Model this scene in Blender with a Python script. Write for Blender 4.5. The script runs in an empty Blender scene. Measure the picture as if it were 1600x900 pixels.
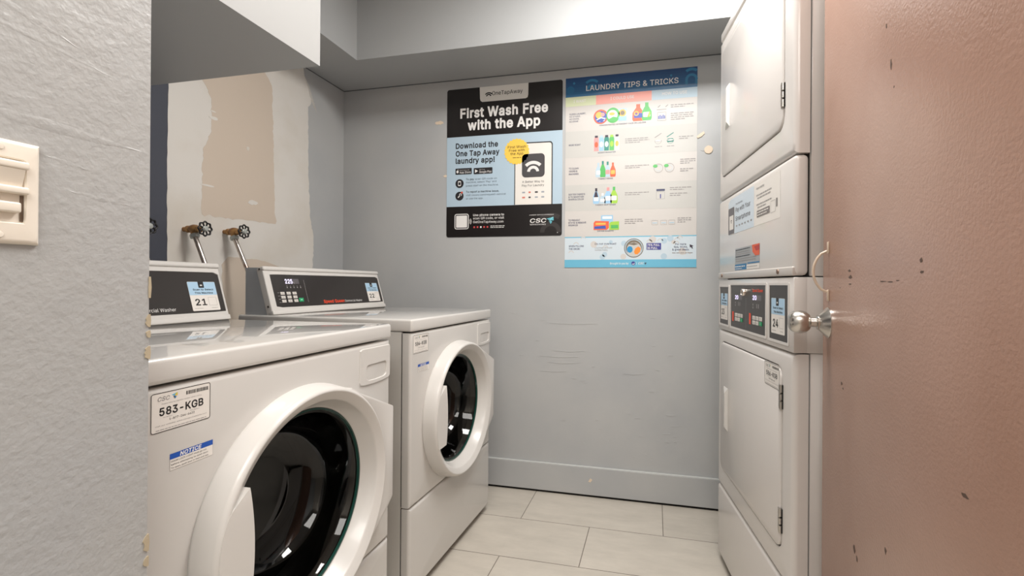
import bpy, bmesh, math, random
from mathutils import Vector, Matrix
from mathutils.geometry import delaunay_2d_cdt
random.seed(7)
R = math.radians
SC = bpy.context.scene
COL = SC.collection

# ------------------------------------------------------------------ camera
F, CX, CY = 725.35, 855.45, 443.32
yaw, pitch, roll = R(13.0137), R(0.0774), R(0.3845)
cd = bpy.data.cameras.new('camera'); cam = bpy.data.objects.new('camera', cd); COL.objects.link(cam)
fw = Vector((-math.sin(yaw) * math.cos(pitch), math.cos(yaw) * math.cos(pitch), math.sin(pitch)))
rt = Vector((math.cos(yaw), math.sin(yaw), 0)); up = rt.cross(fw)
r2 = rt * math.cos(roll) + up * math.sin(roll); u2 = up * math.cos(roll) - rt * math.sin(roll)
m = Matrix((r2, u2, -fw)).transposed().to_4x4(); m.translation = (0, 0, 1.0579)
cam.matrix_world = m
cd.sensor_width = 36; cd.lens = 36 * F / 1600
cd.shift_x = -(CX - 800) / 1600; cd.shift_y = -(450 - CY) / 1600
cd.clip_start = 0.01
SC.camera = cam

# ------------------------------------------------------------------ light
W = bpy.data.worlds.new('world'); SC.world = W; W.use_nodes = True
W.node_tree.nodes['Background'].inputs[0].default_value = (1, 0.97, 0.93, 1)
W.node_tree.nodes['Background'].inputs[1].default_value = 0.25
def area(name, loc, size, power, col, rot=(0, 0, 0)):
    l = bpy.data.lights.new(name, 'AREA'); l.shape = 'RECTANGLE'; l.size, l.size_y = size
    l.energy = power; l.color = col
    o = bpy.data.objects.new(name, l); COL.objects.link(o); o.location = loc; o.rotation_euler = rot
    return o
area('room_ceiling_lamp', (0.0, 1.30, 2.53), (0.9, 0.45), 30, (1, 0.975, 0.94))
area('hall_fill_light', (0.1, -0.85, 2.53), (1.3, 1.2), 36, (1, 0.965, 0.92))  # added soft fill from behind the camera, not a known lamp
SC.view_settings.view_transform = 'Standard'; SC.view_settings.look = 'None'
SC.view_settings.exposure = 0.45; SC.view_settings.gamma = 1.0
SC.view_settings.use_curve_mapping = False
SC.cycles.max_bounces = 10; SC.cycles.diffuse_bounces = 6; SC.cycles.glossy_bounces = 6
SC.cycles.transparent_max_bounces = 12
SC.cycles.use_denoising = True
SC.cycles.sample_clamp_indirect = 6

# ------------------------------------------------------------------ helpers
def lin(c):
    c = c / 255
    return c / 12.92 if c <= 0.04045 else ((c + 0.055) / 1.055) ** 2.4
def rgb(c): return (lin(c[0]), lin(c[1]), lin(c[2]), 1)

MATS = {}
def mat(name, c, rough=0.5, metal=0.0, coat=0.0, emit=0.0, bump=None, var=None, spec=0.5, rvar=0.0):
    """bump = list of (scale, strength, distance, kind); var = (colour, scale, lo, hi)"""
    if name in MATS: return MATS[name]
    mt = bpy.data.materials.new(name); mt.use_nodes = True
    nt = mt.node_tree; p = nt.nodes['Principled BSDF']
    p.inputs['Base Color'].default_value = rgb(c); p.inputs['Roughness'].default_value = rough
    p.inputs['Metallic'].default_value = metal; p.inputs['Coat Weight'].default_value = coat
    p.inputs['Coat Roughness'].default_value = 0.06
    p.inputs['Specular IOR Level'].default_value = spec
    if emit:
        p.inputs['Emission Color'].default_value = rgb(c); p.inputs['Emission Strength'].default_value = emit
    if bump or var or rvar:
        tc = nt.nodes.new('ShaderNodeTexCoord')
    if var:
        vc, sc, lo, hi = var
        n = nt.nodes.new('ShaderNodeTexNoise'); n.inputs['Scale'].default_value = sc; n.inputs['Detail'].default_value = 6
        nt.links.new(tc.outputs['Object'], n.inputs['Vector'])
        mr = nt.nodes.new('ShaderNodeMapRange'); mr.inputs[1].default_value = lo; mr.inputs[2].default_value = hi
        nt.links.new(n.outputs['Fac'], mr.inputs[0])
        mx = nt.nodes.new('ShaderNodeMix'); mx.data_type = 'RGBA'
        mx.inputs[6].default_value = rgb(c); mx.inputs[7].default_value = rgb(vc)
        nt.links.new(mr.outputs[0], mx.inputs[0]); nt.links.new(mx.outputs[2], p.inputs['Base Color'])
    if rvar:
        n = nt.nodes.new('ShaderNodeTexNoise'); n.inputs['Scale'].default_value = 6; n.inputs['Detail'].default_value = 4
        nt.links.new(tc.outputs['Object'], n.inputs['Vector'])
        mr = nt.nodes.new('ShaderNodeMapRange'); mr.inputs[1].default_value = .35; mr.inputs[2].default_value = .65
        mr.inputs[3].default_value = rough - rvar; mr.inputs[4].default_value = rough + rvar
        nt.links.new(n.outputs['Fac'], mr.inputs[0]); nt.links.new(mr.outputs[0], p.inputs['Roughness'])
    last = None
    for b in (bump or []):
        sc, st, dist, kind = b
        if kind == 'voronoi':
            n = nt.nodes.new('ShaderNodeTexVoronoi'); n.inputs['Scale'].default_value = sc
            nt.links.new(tc.outputs['Object'], n.inputs['Vector'])
            mr = nt.nodes.new('ShaderNodeMapRange'); mr.inputs[1].default_value = 0.0; mr.inputs[2].default_value = 0.10
            nt.links.new(n.outputs['Distance'], mr.inputs[0]); src = mr.outputs[0]
        else:
            n = nt.nodes.new('ShaderNodeTexNoise'); n.inputs['Scale'].default_value = sc; n.inputs['Detail'].default_value = 3
            src = n.outputs['Fac']
            if kind == 'streak':
                mp = nt.nodes.new('ShaderNodeMapping'); mp.inputs['Scale'].default_value = (1, 0.16, 1.0)
                nt.links.new(tc.outputs['Object'], mp.inputs['Vector']); nt.links.new(mp.outputs[0], n.inputs['Vector'])
            else:
                nt.links.new(tc.outputs['Object'], n.inputs['Vector'])
        bp = nt.nodes.new('ShaderNodeBump'); bp.inputs['Strength'].default_value = st; bp.inputs['Distance'].default_value = dist
        nt.links.new(src, bp.inputs['Height'])
        if last: nt.links.new(last.outputs[0], bp.inputs['Normal'])
        last = bp
    if last: nt.links.new(last.outputs[0], p.inputs['Normal'])
    MATS[name] = mt
    return mt

GLYPHS = r'''
!193:66,158 62,500 130,500 126,158|96,-4 79,-1 65,9 55,23 51,40 55,57 65,72 79,82 96,85 114,82 128,72 138,57 141,40 138,23 128,9 114,-1
"315:77,312 69,500 133,500 126,312|189,312 182,500 246,500 239,312
#433:238,0 320,500 370,500 289,0|10,138 18,188 393,188 385,138|62,0 144,500 195,500 113,0|40,311 48,362 422,362 414,311
$439:198,-73 198,573 240,573 240,-73|220,-9 169,-4 125,9 90,30 63,59 45,94 38,134 103,134 109,108 121,86 140,70 164,58 191,51 220,48 252,51 281,59 305,72 324,90 336,112 340,137 336,159 326,176 311,190 291,201 241,218 181,235 126,256 85,284 59,321 51,366 57,406 74,440 100,468 135,489 177,502 223,507 270,502 311,489 345,468 371,441 387,408 394,371 332,371 321,405 297,430 263,445 221,451 191,448 164,440 143,428 127,411 116,391 113,369 117,346 129,328 146,314 166,303 209,288 260,274 306,259 330,248 353,234 372,216 388,194 398,168 401,136 396,97 380,62 354,33 318,10 273,-4
%664:172,278 143,281 118,292 99,308 85,329 76,354 73,381 73,405 76,432 85,457 99,478 119,494 143,505 172,508 202,505 227,494 246,478 260,457 268,432 271,405 271,381 268,354 259,329 245,308 226,292 202,281|172,322 194,326 209,340 217,359 219,381 219,405 217,427 209,446 195,460 172,464 151,460 136,446 128,427 125,405 125,381 128,359 136,340 150,326|493,-9 463,-6 439,5 419,21 405,42 396,67 394,94 394,118 397,145 405,169 419,190 439,207 463,217 493,221 522,217 546,207 566,190 580,169 588,145 591,118 591,94 588,67 579,42 565,21 546,5 522,-6|493,34 514,39 529,52 537,71 540,94 540,118 537,140 529,159 515,173 493,177 471,173 456,159 448,140 445,118 445,94 448,71 456,52 471,39|130,0 474,500 531,500 187,0
&440:193,-7 148,-2 108,12 77,33 53,61 38,94 34,131 37,161 47,186 62,209 83,231 138,274 212,330 233,346 250,368 257,398 253,420 241,437 222,449 198,453 165,445 143,424 137,409 135,392 137,374 143,357 166,322 200,279 430,0 358,0 168,228 119,288 100,313 86,338 77,364 74,392 78,423 89,450 108,473 132,490 162,501 197,505 231,501 261,490 285,473 303,452 314,426 318,397 316,376 310,355 300,337 286,319 252,288 152,214 125,192 108,171 98,151 95,129 98,106 107,86 122,69 141,56 164,48 190,46 219,49 247,58 273,73 296,94 315,119 330,149 340,183 343,220 401,220 398,177 390,141 378,113 364,91 339,61 327,46 300,23 266,7 230,-3
'203:77,312 69,500 133,500 126,312
(268:88,203 90,259 99,318 107,358 117,396 129,434 150,485 173,530 232,530 208,477 188,421 171,364 159,308 151,254 149,203 151,158 158,113 169,66 185,16 198,-19 214,-56 232,-94 173,-94 148,-46 126,4 109,54 97,104 90,154
)268:37,-94 55,-55 71,-18 84,18 100,67 111,114 118,159 120,203 117,254 110,308 98,364 81,421 61,477 37,530 95,530 118,485 139,434 151,396 161,358 170,318 178,259 181,203 178,153 171,103 159,52 142,2 121,-46 95,-94
*445:198,219 202,325 112,268 88,310 183,359 88,408 112,451 202,394 198,500 246,500 242,394 332,451 356,408 261,359 356,310 332,268 242,325 246,219
+445:194,34 194,357 251,357 251,34|60,169 60,222 384,222 384,169
,185:37,-117 66,70 135,70 83,-117
-445:331,240 331,185 112,185 112,240
.185:94,-4 76,-1 62,9 52,23 49,40 52,58 62,72 76,82 94,85 111,82 126,72 135,58 139,40 135,23 126,9 111,-1
/245:231,523 70,-75 14,-75 175,523
0445:223,-7 171,1 128,24 93,61 68,111 56,152 49,198 47,250 49,301 56,347 68,388 93,439 128,476 171,499 223,507 274,499 317,476 352,439 378,388 389,347 396,301 398,250 396,198 389,152 378,111 352,61 318,24 274,1|223,49 257,55 285,72 308,102 324,141 335,191 338,250 335,309 324,359 308,398 285,428 257,446 223,452 189,446 160,428 138,398 121,359 111,309 107,250 111,191 121,141 138,102 160,72 189,55
1445:75,0 75,54 384,54 384,0|271,500 271,0 209,0 209,441 206,441 85,352 85,419 195,500
2445:63,0 63,47 230,225 277,278 294,300 305,321 312,342 315,365 312,390 302,411 288,429 268,441 246,449 220,452 193,449 169,440 150,425 136,406 128,383 125,356 64,356 70,398 85,435 109,465 141,488 179,502 221,507 264,502 301,488 332,466 355,438 370,404 374,366 372,339 365,312 351,285 330,254 301,219 262,177 150,59 150,56 383,56 383,0
3445:214,-7 170,-3 130,10 96,29 69,56 51,90 43,130 107,130 113,106 124,86 141,70 162,58 187,51 215,49 244,52 270,60 292,73 309,91 320,114 323,142 320,169 311,193 294,213 270,230 238,240 198,243 154,243 154,294 283,441 283,444 68,444 68,500 366,500 366,453 208,273 208,284 259,284 303,271 338,249 365,219 381,183 386,142 381,101 364,65 338,35 303,12 262,-2
4445:39,104 39,156 243,500 305,500 107,163 107,160 406,160 406,104|277,0 277,119 277,144 277,312 337,312 337,0
5445:217,-7 175,-2 138,11 106,32 81,59 65,92 59,128 120,128 125,107 136,87 151,71 170,59 193,52 217,49 246,53 271,63 293,80 309,103 319,129 322,159 319,190 308,217 292,240 270,258 244,268 214,272 189,270 165,264 143,254 126,242 66,248 94,500 360,500 360,444 148,444 132,296 134,296 152,309 174,319 199,326 226,328 258,325 289,315 316,300 339,280 358,256 372,227 381,195 384,160 379,115 363,74 337,41 303,15 263,-1
6445:222,-7 178,-1 140,14 108,40 83,73 68,113 62,159 66,196 78,235 100,280 135,335 248,500 316,500 148,257 143,257 162,283 192,302 211,307 231,309 274,304 310,290 341,267 363,236 377,198 382,154 377,110 361,71 337,39 305,14 266,-2|222,48 250,51 274,62 294,78 309,100 319,125 322,154 319,184 309,210 294,231 274,247 250,257 222,261 195,257 171,247 151,231 136,210 126,185 123,156 126,126 136,100 151,78 171,62 195,51
7445:95,0 318,441 318,444 61,444 61,500 384,500 384,441 162,0
8445:222,-7 175,-2 133,11 99,33 73,61 56,95 51,133 54,164 64,192 79,217 99,237 123,252 150,260 150,262 117,277 91,303 75,336 69,374 74,410 89,442 112,469 143,489 180,502 222,507 264,502 301,489 332,469 355,442 370,410 375,374 370,336 353,303 328,277 295,262 295,260 322,252 345,237 365,217 381,192 391,164 394,133 388,95 372,61 346,33 311,11 270,-2|222,48 253,51 280,59 301,72 317,90 328,111 331,136 327,162 317,185 300,204 278,219 252,228 222,231 193,228 166,219 144,204 128,185 117,162 113,136 117,111 127,90 143,72 164,59 191,51|222,285 247,287 269,295 288,308 302,325 311,345 314,369 311,393 302,413 289,429 270,442 248,449 222,452 197,449 174,442 156,429 142,413 133,393 131,369 133,345 142,325 156,308 175,295 197,287
9445:222,507 266,501 305,486 337,460 362,427 377,387 382,341 378,304 366,265 344,220 310,165 197,0 128,0 296,243 302,243 283,217 252,198 234,193 214,191 172,196 135,210 104,233 82,264 67,302 62,346 68,390 83,429 108,461 140,486 179,502|222,452 195,449 171,438 151,422 136,400 126,375 123,346 126,316 136,290 151,269 171,253 195,243 222,239 250,243 274,253 294,269 309,290 319,315 322,344 319,374 309,400 294,422 274,438 250,449
:185:94,-4 76,-1 62,9 52,23 49,40 52,58 62,72 76,82 94,85 111,82 126,72 135,58 139,40 135,23 126,9 111,-1|94,266 76,269 62,279 52,294 49,311 52,328 62,343 76,352 94,356 111,352 126,343 135,328 139,311 135,294 126,279 111,269
;185:37,-117 66,70 135,70 83,-117|102,266 85,269 70,279 60,294 57,311 60,328 70,343 85,352 102,356 119,352 134,343 143,328 147,311 143,294 134,279 119,269
<445:64,174 64,216 381,377 381,311 140,196 142,200 142,191 140,194 381,80 381,15
=445:71,241 71,296 374,296 374,241|71,95 71,151 374,151 374,95
>445:380,174 64,15 64,80 305,194 303,191 303,200 305,196 64,311 64,377 380,216
?352:130,149 130,156 132,196 139,226 150,248 165,265 205,293 226,309 242,328 253,351 257,377 254,399 246,418 233,433 217,444 197,451 174,454 154,452 135,445 118,434 104,418 95,397 90,372 27,372 33,411 48,445 71,471 101,491 136,503 174,507 215,503 250,490 279,470 301,443 314,411 318,375 314,338 301,306 279,279 250,256 215,231 204,218 196,202 192,182 190,156 190,149|161,-4 144,-1 129,9 119,23 116,40 119,57 129,72 144,82 161,85 178,82 193,72 202,57 206,40 202,23 193,9 178,-1
@664:349,-133 302,-131 258,-124 218,-112 165,-87 120,-52 85,-8 60,45 49,86 42,129 40,176 42,222 49,265 60,304 86,357 121,401 164,436 216,462 255,474 297,481 343,483 387,481 427,473 464,461 513,435 553,401 584,359 606,313 620,263 624,211 623,175 620,139 614,105 604,74 589,48 569,28 542,15 508,10 468,16 449,24 433,35 421,49 415,67 413,67 401,47 382,29 355,17 321,12 280,18 246,35 220,61 201,95 189,135 185,179 190,222 203,260 225,292 253,317 286,332 324,337 354,334 378,325 397,313 409,300 412,300 412,329 465,329 465,108 468,89 477,73 490,62 509,58 531,62 547,74 558,95 566,125 570,164 571,212 568,254 557,295 539,333 514,367 482,395 442,416 395,430 341,435 287,430 238,417 196,395 161,366 133,328 113,284 100,232 96,175 100,116 113,65 133,21 162,-16 198,-45 242,-67 293,-80 351,-84 405,-79 450,-68 481,-58 496,-105 456,-118 404,-129|324,64 353,67 376,77 393,93 405,116 412,146 414,182 412,217 404,244 392,264 374,277 352,284 325,287 300,283 278,272 261,256 248,235 240,209 238,182 240,151 246,123 258,99 274,80 296,68
A471:16,0 198,500 271,500 455,0 388,0 282,297 260,366 228,470 241,470 209,365 187,297 84,0|108,140 108,195 363,195 363,140
B448:59,0 59,500 237,500 284,496 323,482 353,461 374,434 387,403 391,367 388,338 380,315 367,296 350,281 331,270 309,262 309,258 333,253 357,241 378,223 395,200 407,170 411,134 406,98 393,66 371,38 339,18 296,4 242,0|122,56 241,56 291,62 324,78 343,103 349,134 346,159 337,181 321,200 300,214 274,224 244,227 122,227|122,281 234,281 260,283 283,291 303,304 318,321 327,342 330,366 324,396 307,421 278,438 236,444 122,444
C501:263,-7 221,-3 183,7 148,24 116,48 90,78 68,113 52,154 43,199 40,250 43,300 52,346 68,386 90,422 116,452 148,475 183,493 221,503 263,507 300,504 334,496 366,482 395,463 420,439 440,411 455,379 465,342 401,342 394,367 383,388 368,406 351,421 332,433 310,441 287,446 263,448 219,442 180,425 148,396 123,358 107,309 102,250 107,191 123,142 148,103 181,75 219,58 263,52 287,54 310,59 332,67 351,79 368,94 383,112 394,134 401,158 465,158 455,121 440,89 420,61 395,37 367,18 335,5 300,-4
D494:215,0 94,0 94,56 211,56 267,62 312,79 348,108 372,146 387,195 392,251 387,307 373,354 348,393 314,421 270,438 217,444 92,444 92,500 221,500 268,497 310,487 346,470 392,434 426,384 441,345 451,300 454,251 451,201 441,157 426,117 404,82 377,53 345,30 307,13 263,3|122,500 122,0 59,0 59,500
E411:59,0 59,500 366,500 366,444 122,444 122,281 349,281 349,225 122,225 122,56 369,56 369,0
F403:59,0 59,500 363,500 363,444 122,444 122,273 340,273 340,217 122,217 122,0
G511:264,-7 221,-3 182,7 147,25 116,48 89,78 68,114 52,154 43,200 40,250 43,300 52,346 68,386 89,422 115,452 146,475 181,493 219,503 260,507 299,504 335,495 367,481 396,461 421,437 441,409 457,378 466,343 401,343 392,366 381,386 367,404 350,420 331,432 310,441 286,446 261,448 218,442 180,425 148,397 123,358 107,309 102,250 107,191 123,142 148,104 181,75 220,58 264,52 304,57 339,70 368,92 389,121 403,157 408,199 427,196 278,196 278,251 470,251 470,197 463,139 443,89 412,49 370,18 320,0
H508:59,0 59,500 122,500 122,284 386,284 386,500 449,500 449,0 386,0 386,228 122,228 122,0
I295:31,0 31,56 116,56 116,444 31,444 31,500 265,500 265,444 180,444 180,56 265,56 265,0
J390:182,-7 122,3 74,32 51,62 37,99 33,143 33,170 96,170 96,143 102,102 119,73 147,55 182,49 216,55 244,73 261,102 267,143 267,500 331,500 331,143 326,99 312,62 289,32 242,3
K459:103,143 103,212 137,257 171,298 208,338 357,500 441,500 227,271 224,271|59,0 59,500 122,500 122,329 122,221 122,190 122,0|366,0 185,255 224,304 441,0
L386:59,0 59,500 122,500 122,56 355,56 355,0
M617:59,0 59,500 149,500 272,184 282,156 294,120 306,82 316,48 302,48 312,81 324,119 336,156 346,184 468,500 558,500 558,0 496,0 496,286 496,321 496,362 497,406 498,449 504,449 489,402 474,357 459,316 448,286 336,0 281,0 167,286 156,315 142,355 127,401 110,449 117,449 118,409 119,365 119,323 120,286 120,0
N514:59,0 59,500 134,500 337,180 357,148 381,105 407,54 398,53 394,106 392,155 392,192 392,500 455,500 455,0 380,0 199,285 174,325 145,374 106,444 117,446 120,377 122,322 123,286 123,0
O524:262,-7 221,-3 183,7 148,24 117,48 90,78 69,113 52,154 43,199 40,250 43,300 52,346 69,386 90,422 117,452 148,475 183,493 221,503 262,507 304,503 342,493 377,475 408,452 434,422 456,386 472,346 481,300 485,250 481,199 472,154 456,113 434,78 408,48 377,24 342,7 304,-3|262,52 305,58 343,75 376,103 401,142 417,191 423,250 417,309 401,358 376,397 343,425 305,442 262,448 220,442 181,425 148,397 123,358 107,309 102,250 107,191 123,142 148,103 181,75 220,58
P437:59,0 59,500 231,500 284,495 327,479 360,454 383,422 397,384 402,342 397,299 383,261 360,229 327,204 284,188 231,183 107,183 107,238 229,238 264,242 292,252 313,268 327,289 336,314 339,342 336,370 327,395 313,415 292,431 264,441 228,444 122,444 122,0
Q524:241,156 307,156 363,83 377,64 460,-47 394,-47 340,26 326,45|262,-7 221,-3 183,7 148,24 117,48 90,78 69,113 52,154 43,199 40,250 43,300 52,346 69,386 90,422 117,452 148,475 183,493 221,503 262,507 304,503 342,493 377,475 408,452 434,422 456,386 472,346 481,300 485,250 481,199 472,154 456,113 434,78 408,48 377,24 342,7 304,-3|262,52 305,58 343,75 376,103 401,142 417,191 423,250 417,309 401,358 376,397 343,425 305,442 262,448 220,442 181,425 148,397 123,358 107,309 102,250 107,191 123,142 148,103 181,75 220,58
R441:59,0 59,500 232,500 285,495 327,480 360,457 384,426 398,388 402,346 398,304 384,267 360,236 327,213 284,199 232,194 95,194 95,251 230,251 265,254 293,262 314,276 328,295 336,319 339,346 336,374 328,398 314,417 292,432 264,441 229,444 122,444 122,0|347,0 226,225 298,225 420,0
S439:220,-9 169,-4 125,9 90,30 63,59 45,94 38,134 103,134 109,108 121,86 140,70 164,58 191,51 220,48 252,51 281,59 305,72 324,90 336,112 340,137 336,159 326,176 311,190 291,201 241,218 181,235 126,256 85,284 59,321 51,366 57,406 74,440 100,468 135,489 177,502 223,507 270,502 311,489 345,468 371,441 387,408 394,371 332,371 321,405 297,430 263,445 221,451 191,448 164,440 143,428 127,411 116,391 113,369 117,346 129,328 146,314 166,303 209,288 260,274 306,259 330,248 353,234 372,216 388,194 398,168 401,136 396,97 380,62 354,33 318,10 273,-4
T441:31,444 31,500 410,500 410,444 252,444 252,0 189,0 189,444
U508:254,-8 199,-2 151,15 112,43 83,79 65,122 59,170 59,500 122,500 122,175 126,141 138,111 158,86 184,67 216,55 254,51 293,55 325,67 351,86 370,111 382,141 386,175 386,500 449,500 449,170 443,122 425,79 396,43 357,15 310,-2
V471:200,0 16,500 83,500 189,203 212,135 244,30 231,30 262,136 285,203 388,500 455,500 273,0
W674:152,0 16,500 81,500 160,193 172,143 184,92 194,39 186,39 196,92 208,143 220,193 301,500 373,500 454,193 466,143 478,92 489,39 480,39 490,92 502,143 514,193 593,500 658,500 521,0 448,0 361,317 345,385 330,467 344,467 329,388 312,317 227,0
X466:18,0 213,280 213,232 29,500 102,500 175,394 201,355 220,323 239,287 228,287 248,323 267,355 293,394 367,500 439,500 254,235 254,282 448,0 375,0 287,127 264,162 245,192 227,227 240,227 221,193 203,163 179,127 90,0
Y464:200,0 200,205 16,500 90,500 189,339 218,287 245,227 220,227 247,288 276,339 374,500 447,500 263,205 263,0
Z431:41,0 41,46 269,379 301,423 335,467 342,447 281,444 219,444 40,444 40,500 390,500 390,454 166,127 132,79 96,33 89,53 149,56 210,56 393,56 393,0
[268:100,-94 100,530 232,530 232,479 157,479 157,-43 232,-43 232,-94
\245:175,-75 14,523 70,523 231,-75
]268:36,-94 36,-43 111,-43 111,479 36,479 36,530 169,530 169,-94
^321:152,456 169,456 169,431 152,431|26,273 127,484 194,484 295,273 236,273 158,441 163,441 86,273
_313:313,0 313,-55 0,-55 0,0
`215:112,421 47,520 114,520 161,421
a383:157,-8 123,-5 93,5 67,21 47,44 34,72 30,106 33,135 42,158 57,176 76,190 98,200 123,207 175,216 230,223 261,231 271,250 271,252 269,274 262,292 251,306 236,316 216,323 192,325 168,323 147,317 116,296 98,269 40,286 56,317 77,340 102,357 131,369 161,376 191,378 235,373 258,366 281,354 301,338 317,315 327,285 331,247 331,0 272,0 272,51 268,51 248,24 232,11 212,1 187,-6|167,45 198,48 224,58 244,73 259,92 268,113 271,136 271,187 255,179 227,173 197,168 172,165 132,156 115,148 102,137 93,122 90,103 93,85 100,71 112,60 128,51 146,46
b417:226,-8 194,-5 169,4 150,16 135,31 116,58 110,58 110,0 52,0 52,500 112,500 112,314 116,314 135,340 149,354 168,366 193,375 225,378 269,372 308,354 339,326 363,288 379,240 384,186 379,130 364,83 340,45 308,16 269,-2|216,46 248,51 275,64 295,86 310,115 319,148 322,186 320,223 311,257 296,285 275,306 249,320 216,324 185,320 158,307 138,286 123,258 114,225 111,186 114,147 123,113 138,85 159,64 185,50
c389:204,-8 156,-2 115,16 81,45 55,84 39,130 34,184 39,239 55,286 81,325 115,354 156,372 204,378 230,376 256,371 279,362 300,350 318,335 334,316 347,295 355,272 298,257 285,284 265,305 238,319 204,324 170,319 143,305 122,282 107,254 98,221 95,184 98,148 107,115 122,87 143,65 170,50 204,46 238,51 266,65 287,87 299,115 357,101 348,77 335,55 320,37 301,21 280,8 256,-1 231,-6
d417:192,-8 148,-2 110,16 78,45 54,83 39,130 34,186 39,240 54,288 78,326 110,354 148,372 192,378 224,375 249,366 268,354 282,340 301,314 305,314 305,500 365,500 365,0 307,0 307,58 301,58 282,31 267,16 248,4 223,-5|201,46 232,50 259,64 279,85 294,113 303,147 306,186 303,225 294,258 280,286 259,307 233,320 201,324 169,320 142,306 121,285 107,257 98,223 95,186 98,148 107,115 122,86 143,64 169,51
e397:208,-8 158,-2 115,16 80,45 55,83 39,130 34,184 39,238 54,285 79,324 113,353 154,372 202,378 232,375 261,368 289,354 314,335 335,309 351,277 361,238 365,191 365,166 73,166 73,217 332,217 304,199 301,233 293,264 278,289 258,308 233,320 202,324 170,320 144,308 123,289 107,265 97,237 94,207 94,174 98,136 109,104 126,79 148,60 176,49 209,45 230,47 249,52 266,60 281,71 292,86 300,104 359,89 347,62 329,39 306,19 278,4 245,-5
f249:224,373 224,321 6,321 6,373|79,0 79,424 83,453 94,478 111,496 133,510 158,518 184,521 218,518 239,512 223,460 211,464 191,466 168,462 152,452 142,435 139,411 139,0
g418:203,-148 165,-145 132,-137 104,-125 81,-108 63,-89 50,-68 100,-40 119,-65 134,-77 152,-87 175,-93 203,-96 245,-90 277,-74 299,-46 306,-6 306,67 301,67 282,41 267,27 248,15 223,7 192,5 149,10 111,26 79,53 54,89 39,134 34,188 39,242 54,288 78,326 110,354 149,372 193,378 224,375 249,366 268,354 283,340 302,313 308,313 308,373 366,373 366,-9 361,-53 344,-88 319,-115 286,-134 247,-144|201,58 233,62 259,74 280,93 295,119 304,151 307,189 304,227 295,259 280,286 259,307 233,320 201,324 169,320 143,306 122,285 107,258 98,226 95,189 98,152 107,120 122,94 143,74 169,62
h403:112,223 112,0 52,0 52,500 112,500 112,283 101,283 121,327 149,356 184,372 223,378 259,374 290,362 316,343 335,315 347,280 351,236 351,0 291,0 291,231 285,270 268,299 241,317 206,323 181,321 158,312 139,298 124,278 115,253
i164:52,0 52,373 112,373 112,0|82,435 66,438 53,447 44,460 41,475 44,490 53,503 66,512 82,515 98,512 112,503 121,490 124,475 121,460 112,447 98,438
j164:52,373 112,373 112,-30 109,-61 100,-89 85,-111 64,-127 37,-137 4,-140 -10,-140 -10,-85 2,-85 24,-82 40,-71 49,-53 52,-29|82,435 66,438 53,447 43,460 40,475 43,490 53,503 66,512 82,515 98,512 112,503 121,490 124,475 121,460 112,447 98,438
k374:108,134 108,208 118,208 280,373 354,373 181,196 174,196|52,0 52,500 112,500 112,0|289,0 145,183 188,225 366,0
l186:137,-2 99,3 73,20 57,47 52,83 52,500 112,500 112,97 113,75 118,61 128,54 144,51 158,52 167,53 178,3 159,-1
m599:52,0 52,373 110,373 110,290 106,290 116,318 130,340 148,357 169,370 192,377 215,380 253,373 282,355 303,326 315,290 307,290 316,315 331,337 351,355 374,368 401,377 429,380 460,376 489,365 513,348 531,323 543,291 547,251 547,0 487,0 487,249 482,284 464,307 440,320 411,325 388,322 368,314 351,302 339,285 332,265 330,243 330,0 269,0 269,255 264,284 249,306 225,320 196,325 175,322 155,315 137,302 124,284 115,262 112,234 112,0
n403:112,223 112,0 52,0 52,373 110,373 110,283 101,283 121,327 149,356 184,372 223,378 259,374 290,362 315,343 335,315 347,280 351,236 351,0 291,0 291,231 285,270 268,299 241,317 206,323 181,321 158,312 139,298 124,278 115,253
o408:204,-8 156,-2 115,16 81,45 55,84 39,130 34,184 39,239 55,286 81,325 115,354 156,372 204,378 252,372 293,354 328,325 353,286 369,239 374,184 369,130 353,84 328,45 293,16 252,-2|204,46 238,50 266,65 287,87 302,115 311,148 314,184 311,220 302,254 287,282 266,305 238,319 204,324 170,319 143,305 122,282 107,254 98,221 95,184 98,148 107,115 122,87 143,65 170,50
p417:52,-140 52,373 110,373 110,314 116,314 135,340 149,354 168,366 193,375 225,378 269,372 308,354 339,326 363,288 379,240 384,186 379,130 364,83 340,45 308,16 269,-2 226,-8 194,-5 170,4 150,16 136,31 116,58 112,58 112,-140|216,46 248,51 275,64 295,86 310,115 319,148 322,186 320,223 311,257 296,285 275,306 249,320 216,324 185,320 158,307 138,286 123,258 114,225 111,186 114,147 123,113 138,85 159,64 185,50
q417:365,-140 305,-140 305,58 301,58 282,31 267,16 248,4 223,-5 192,-8 148,-2 110,16 78,45 54,83 39,130 34,186 39,240 54,288 78,326 110,354 148,372 192,378 224,375 249,366 268,354 282,340 301,314 307,314 307,373 365,373|201,46 232,50 259,64 279,85 294,113 303,147 306,186 303,225 294,258 280,286 259,307 233,320 201,324 169,320 142,306 121,285 107,257 98,223 95,186 98,148 107,115 122,86 143,64 169,51
r255:52,0 52,373 110,373 110,315 113,315 128,341 150,361 178,374 209,378 225,378 239,377 239,317 226,319 203,320 179,317 156,309 138,296 124,279 115,257 112,233 112,0
s359:179,-8 142,-5 110,3 83,18 61,37 45,62 35,93 92,105 103,78 122,59 147,48 178,45 213,49 240,61 258,79 263,101 260,119 250,133 232,145 208,152 147,167 102,183 71,205 52,233 46,269 50,299 64,326 85,348 113,364 146,374 184,378 219,375 249,366 274,352 294,333 308,311 318,285 263,272 254,292 238,310 216,323 184,327 154,323 129,311 112,294 107,272 110,254 122,239 141,228 169,219 226,206 270,190 301,168 319,140 326,105 321,74 307,46 285,24 255,6 220,-4
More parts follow.
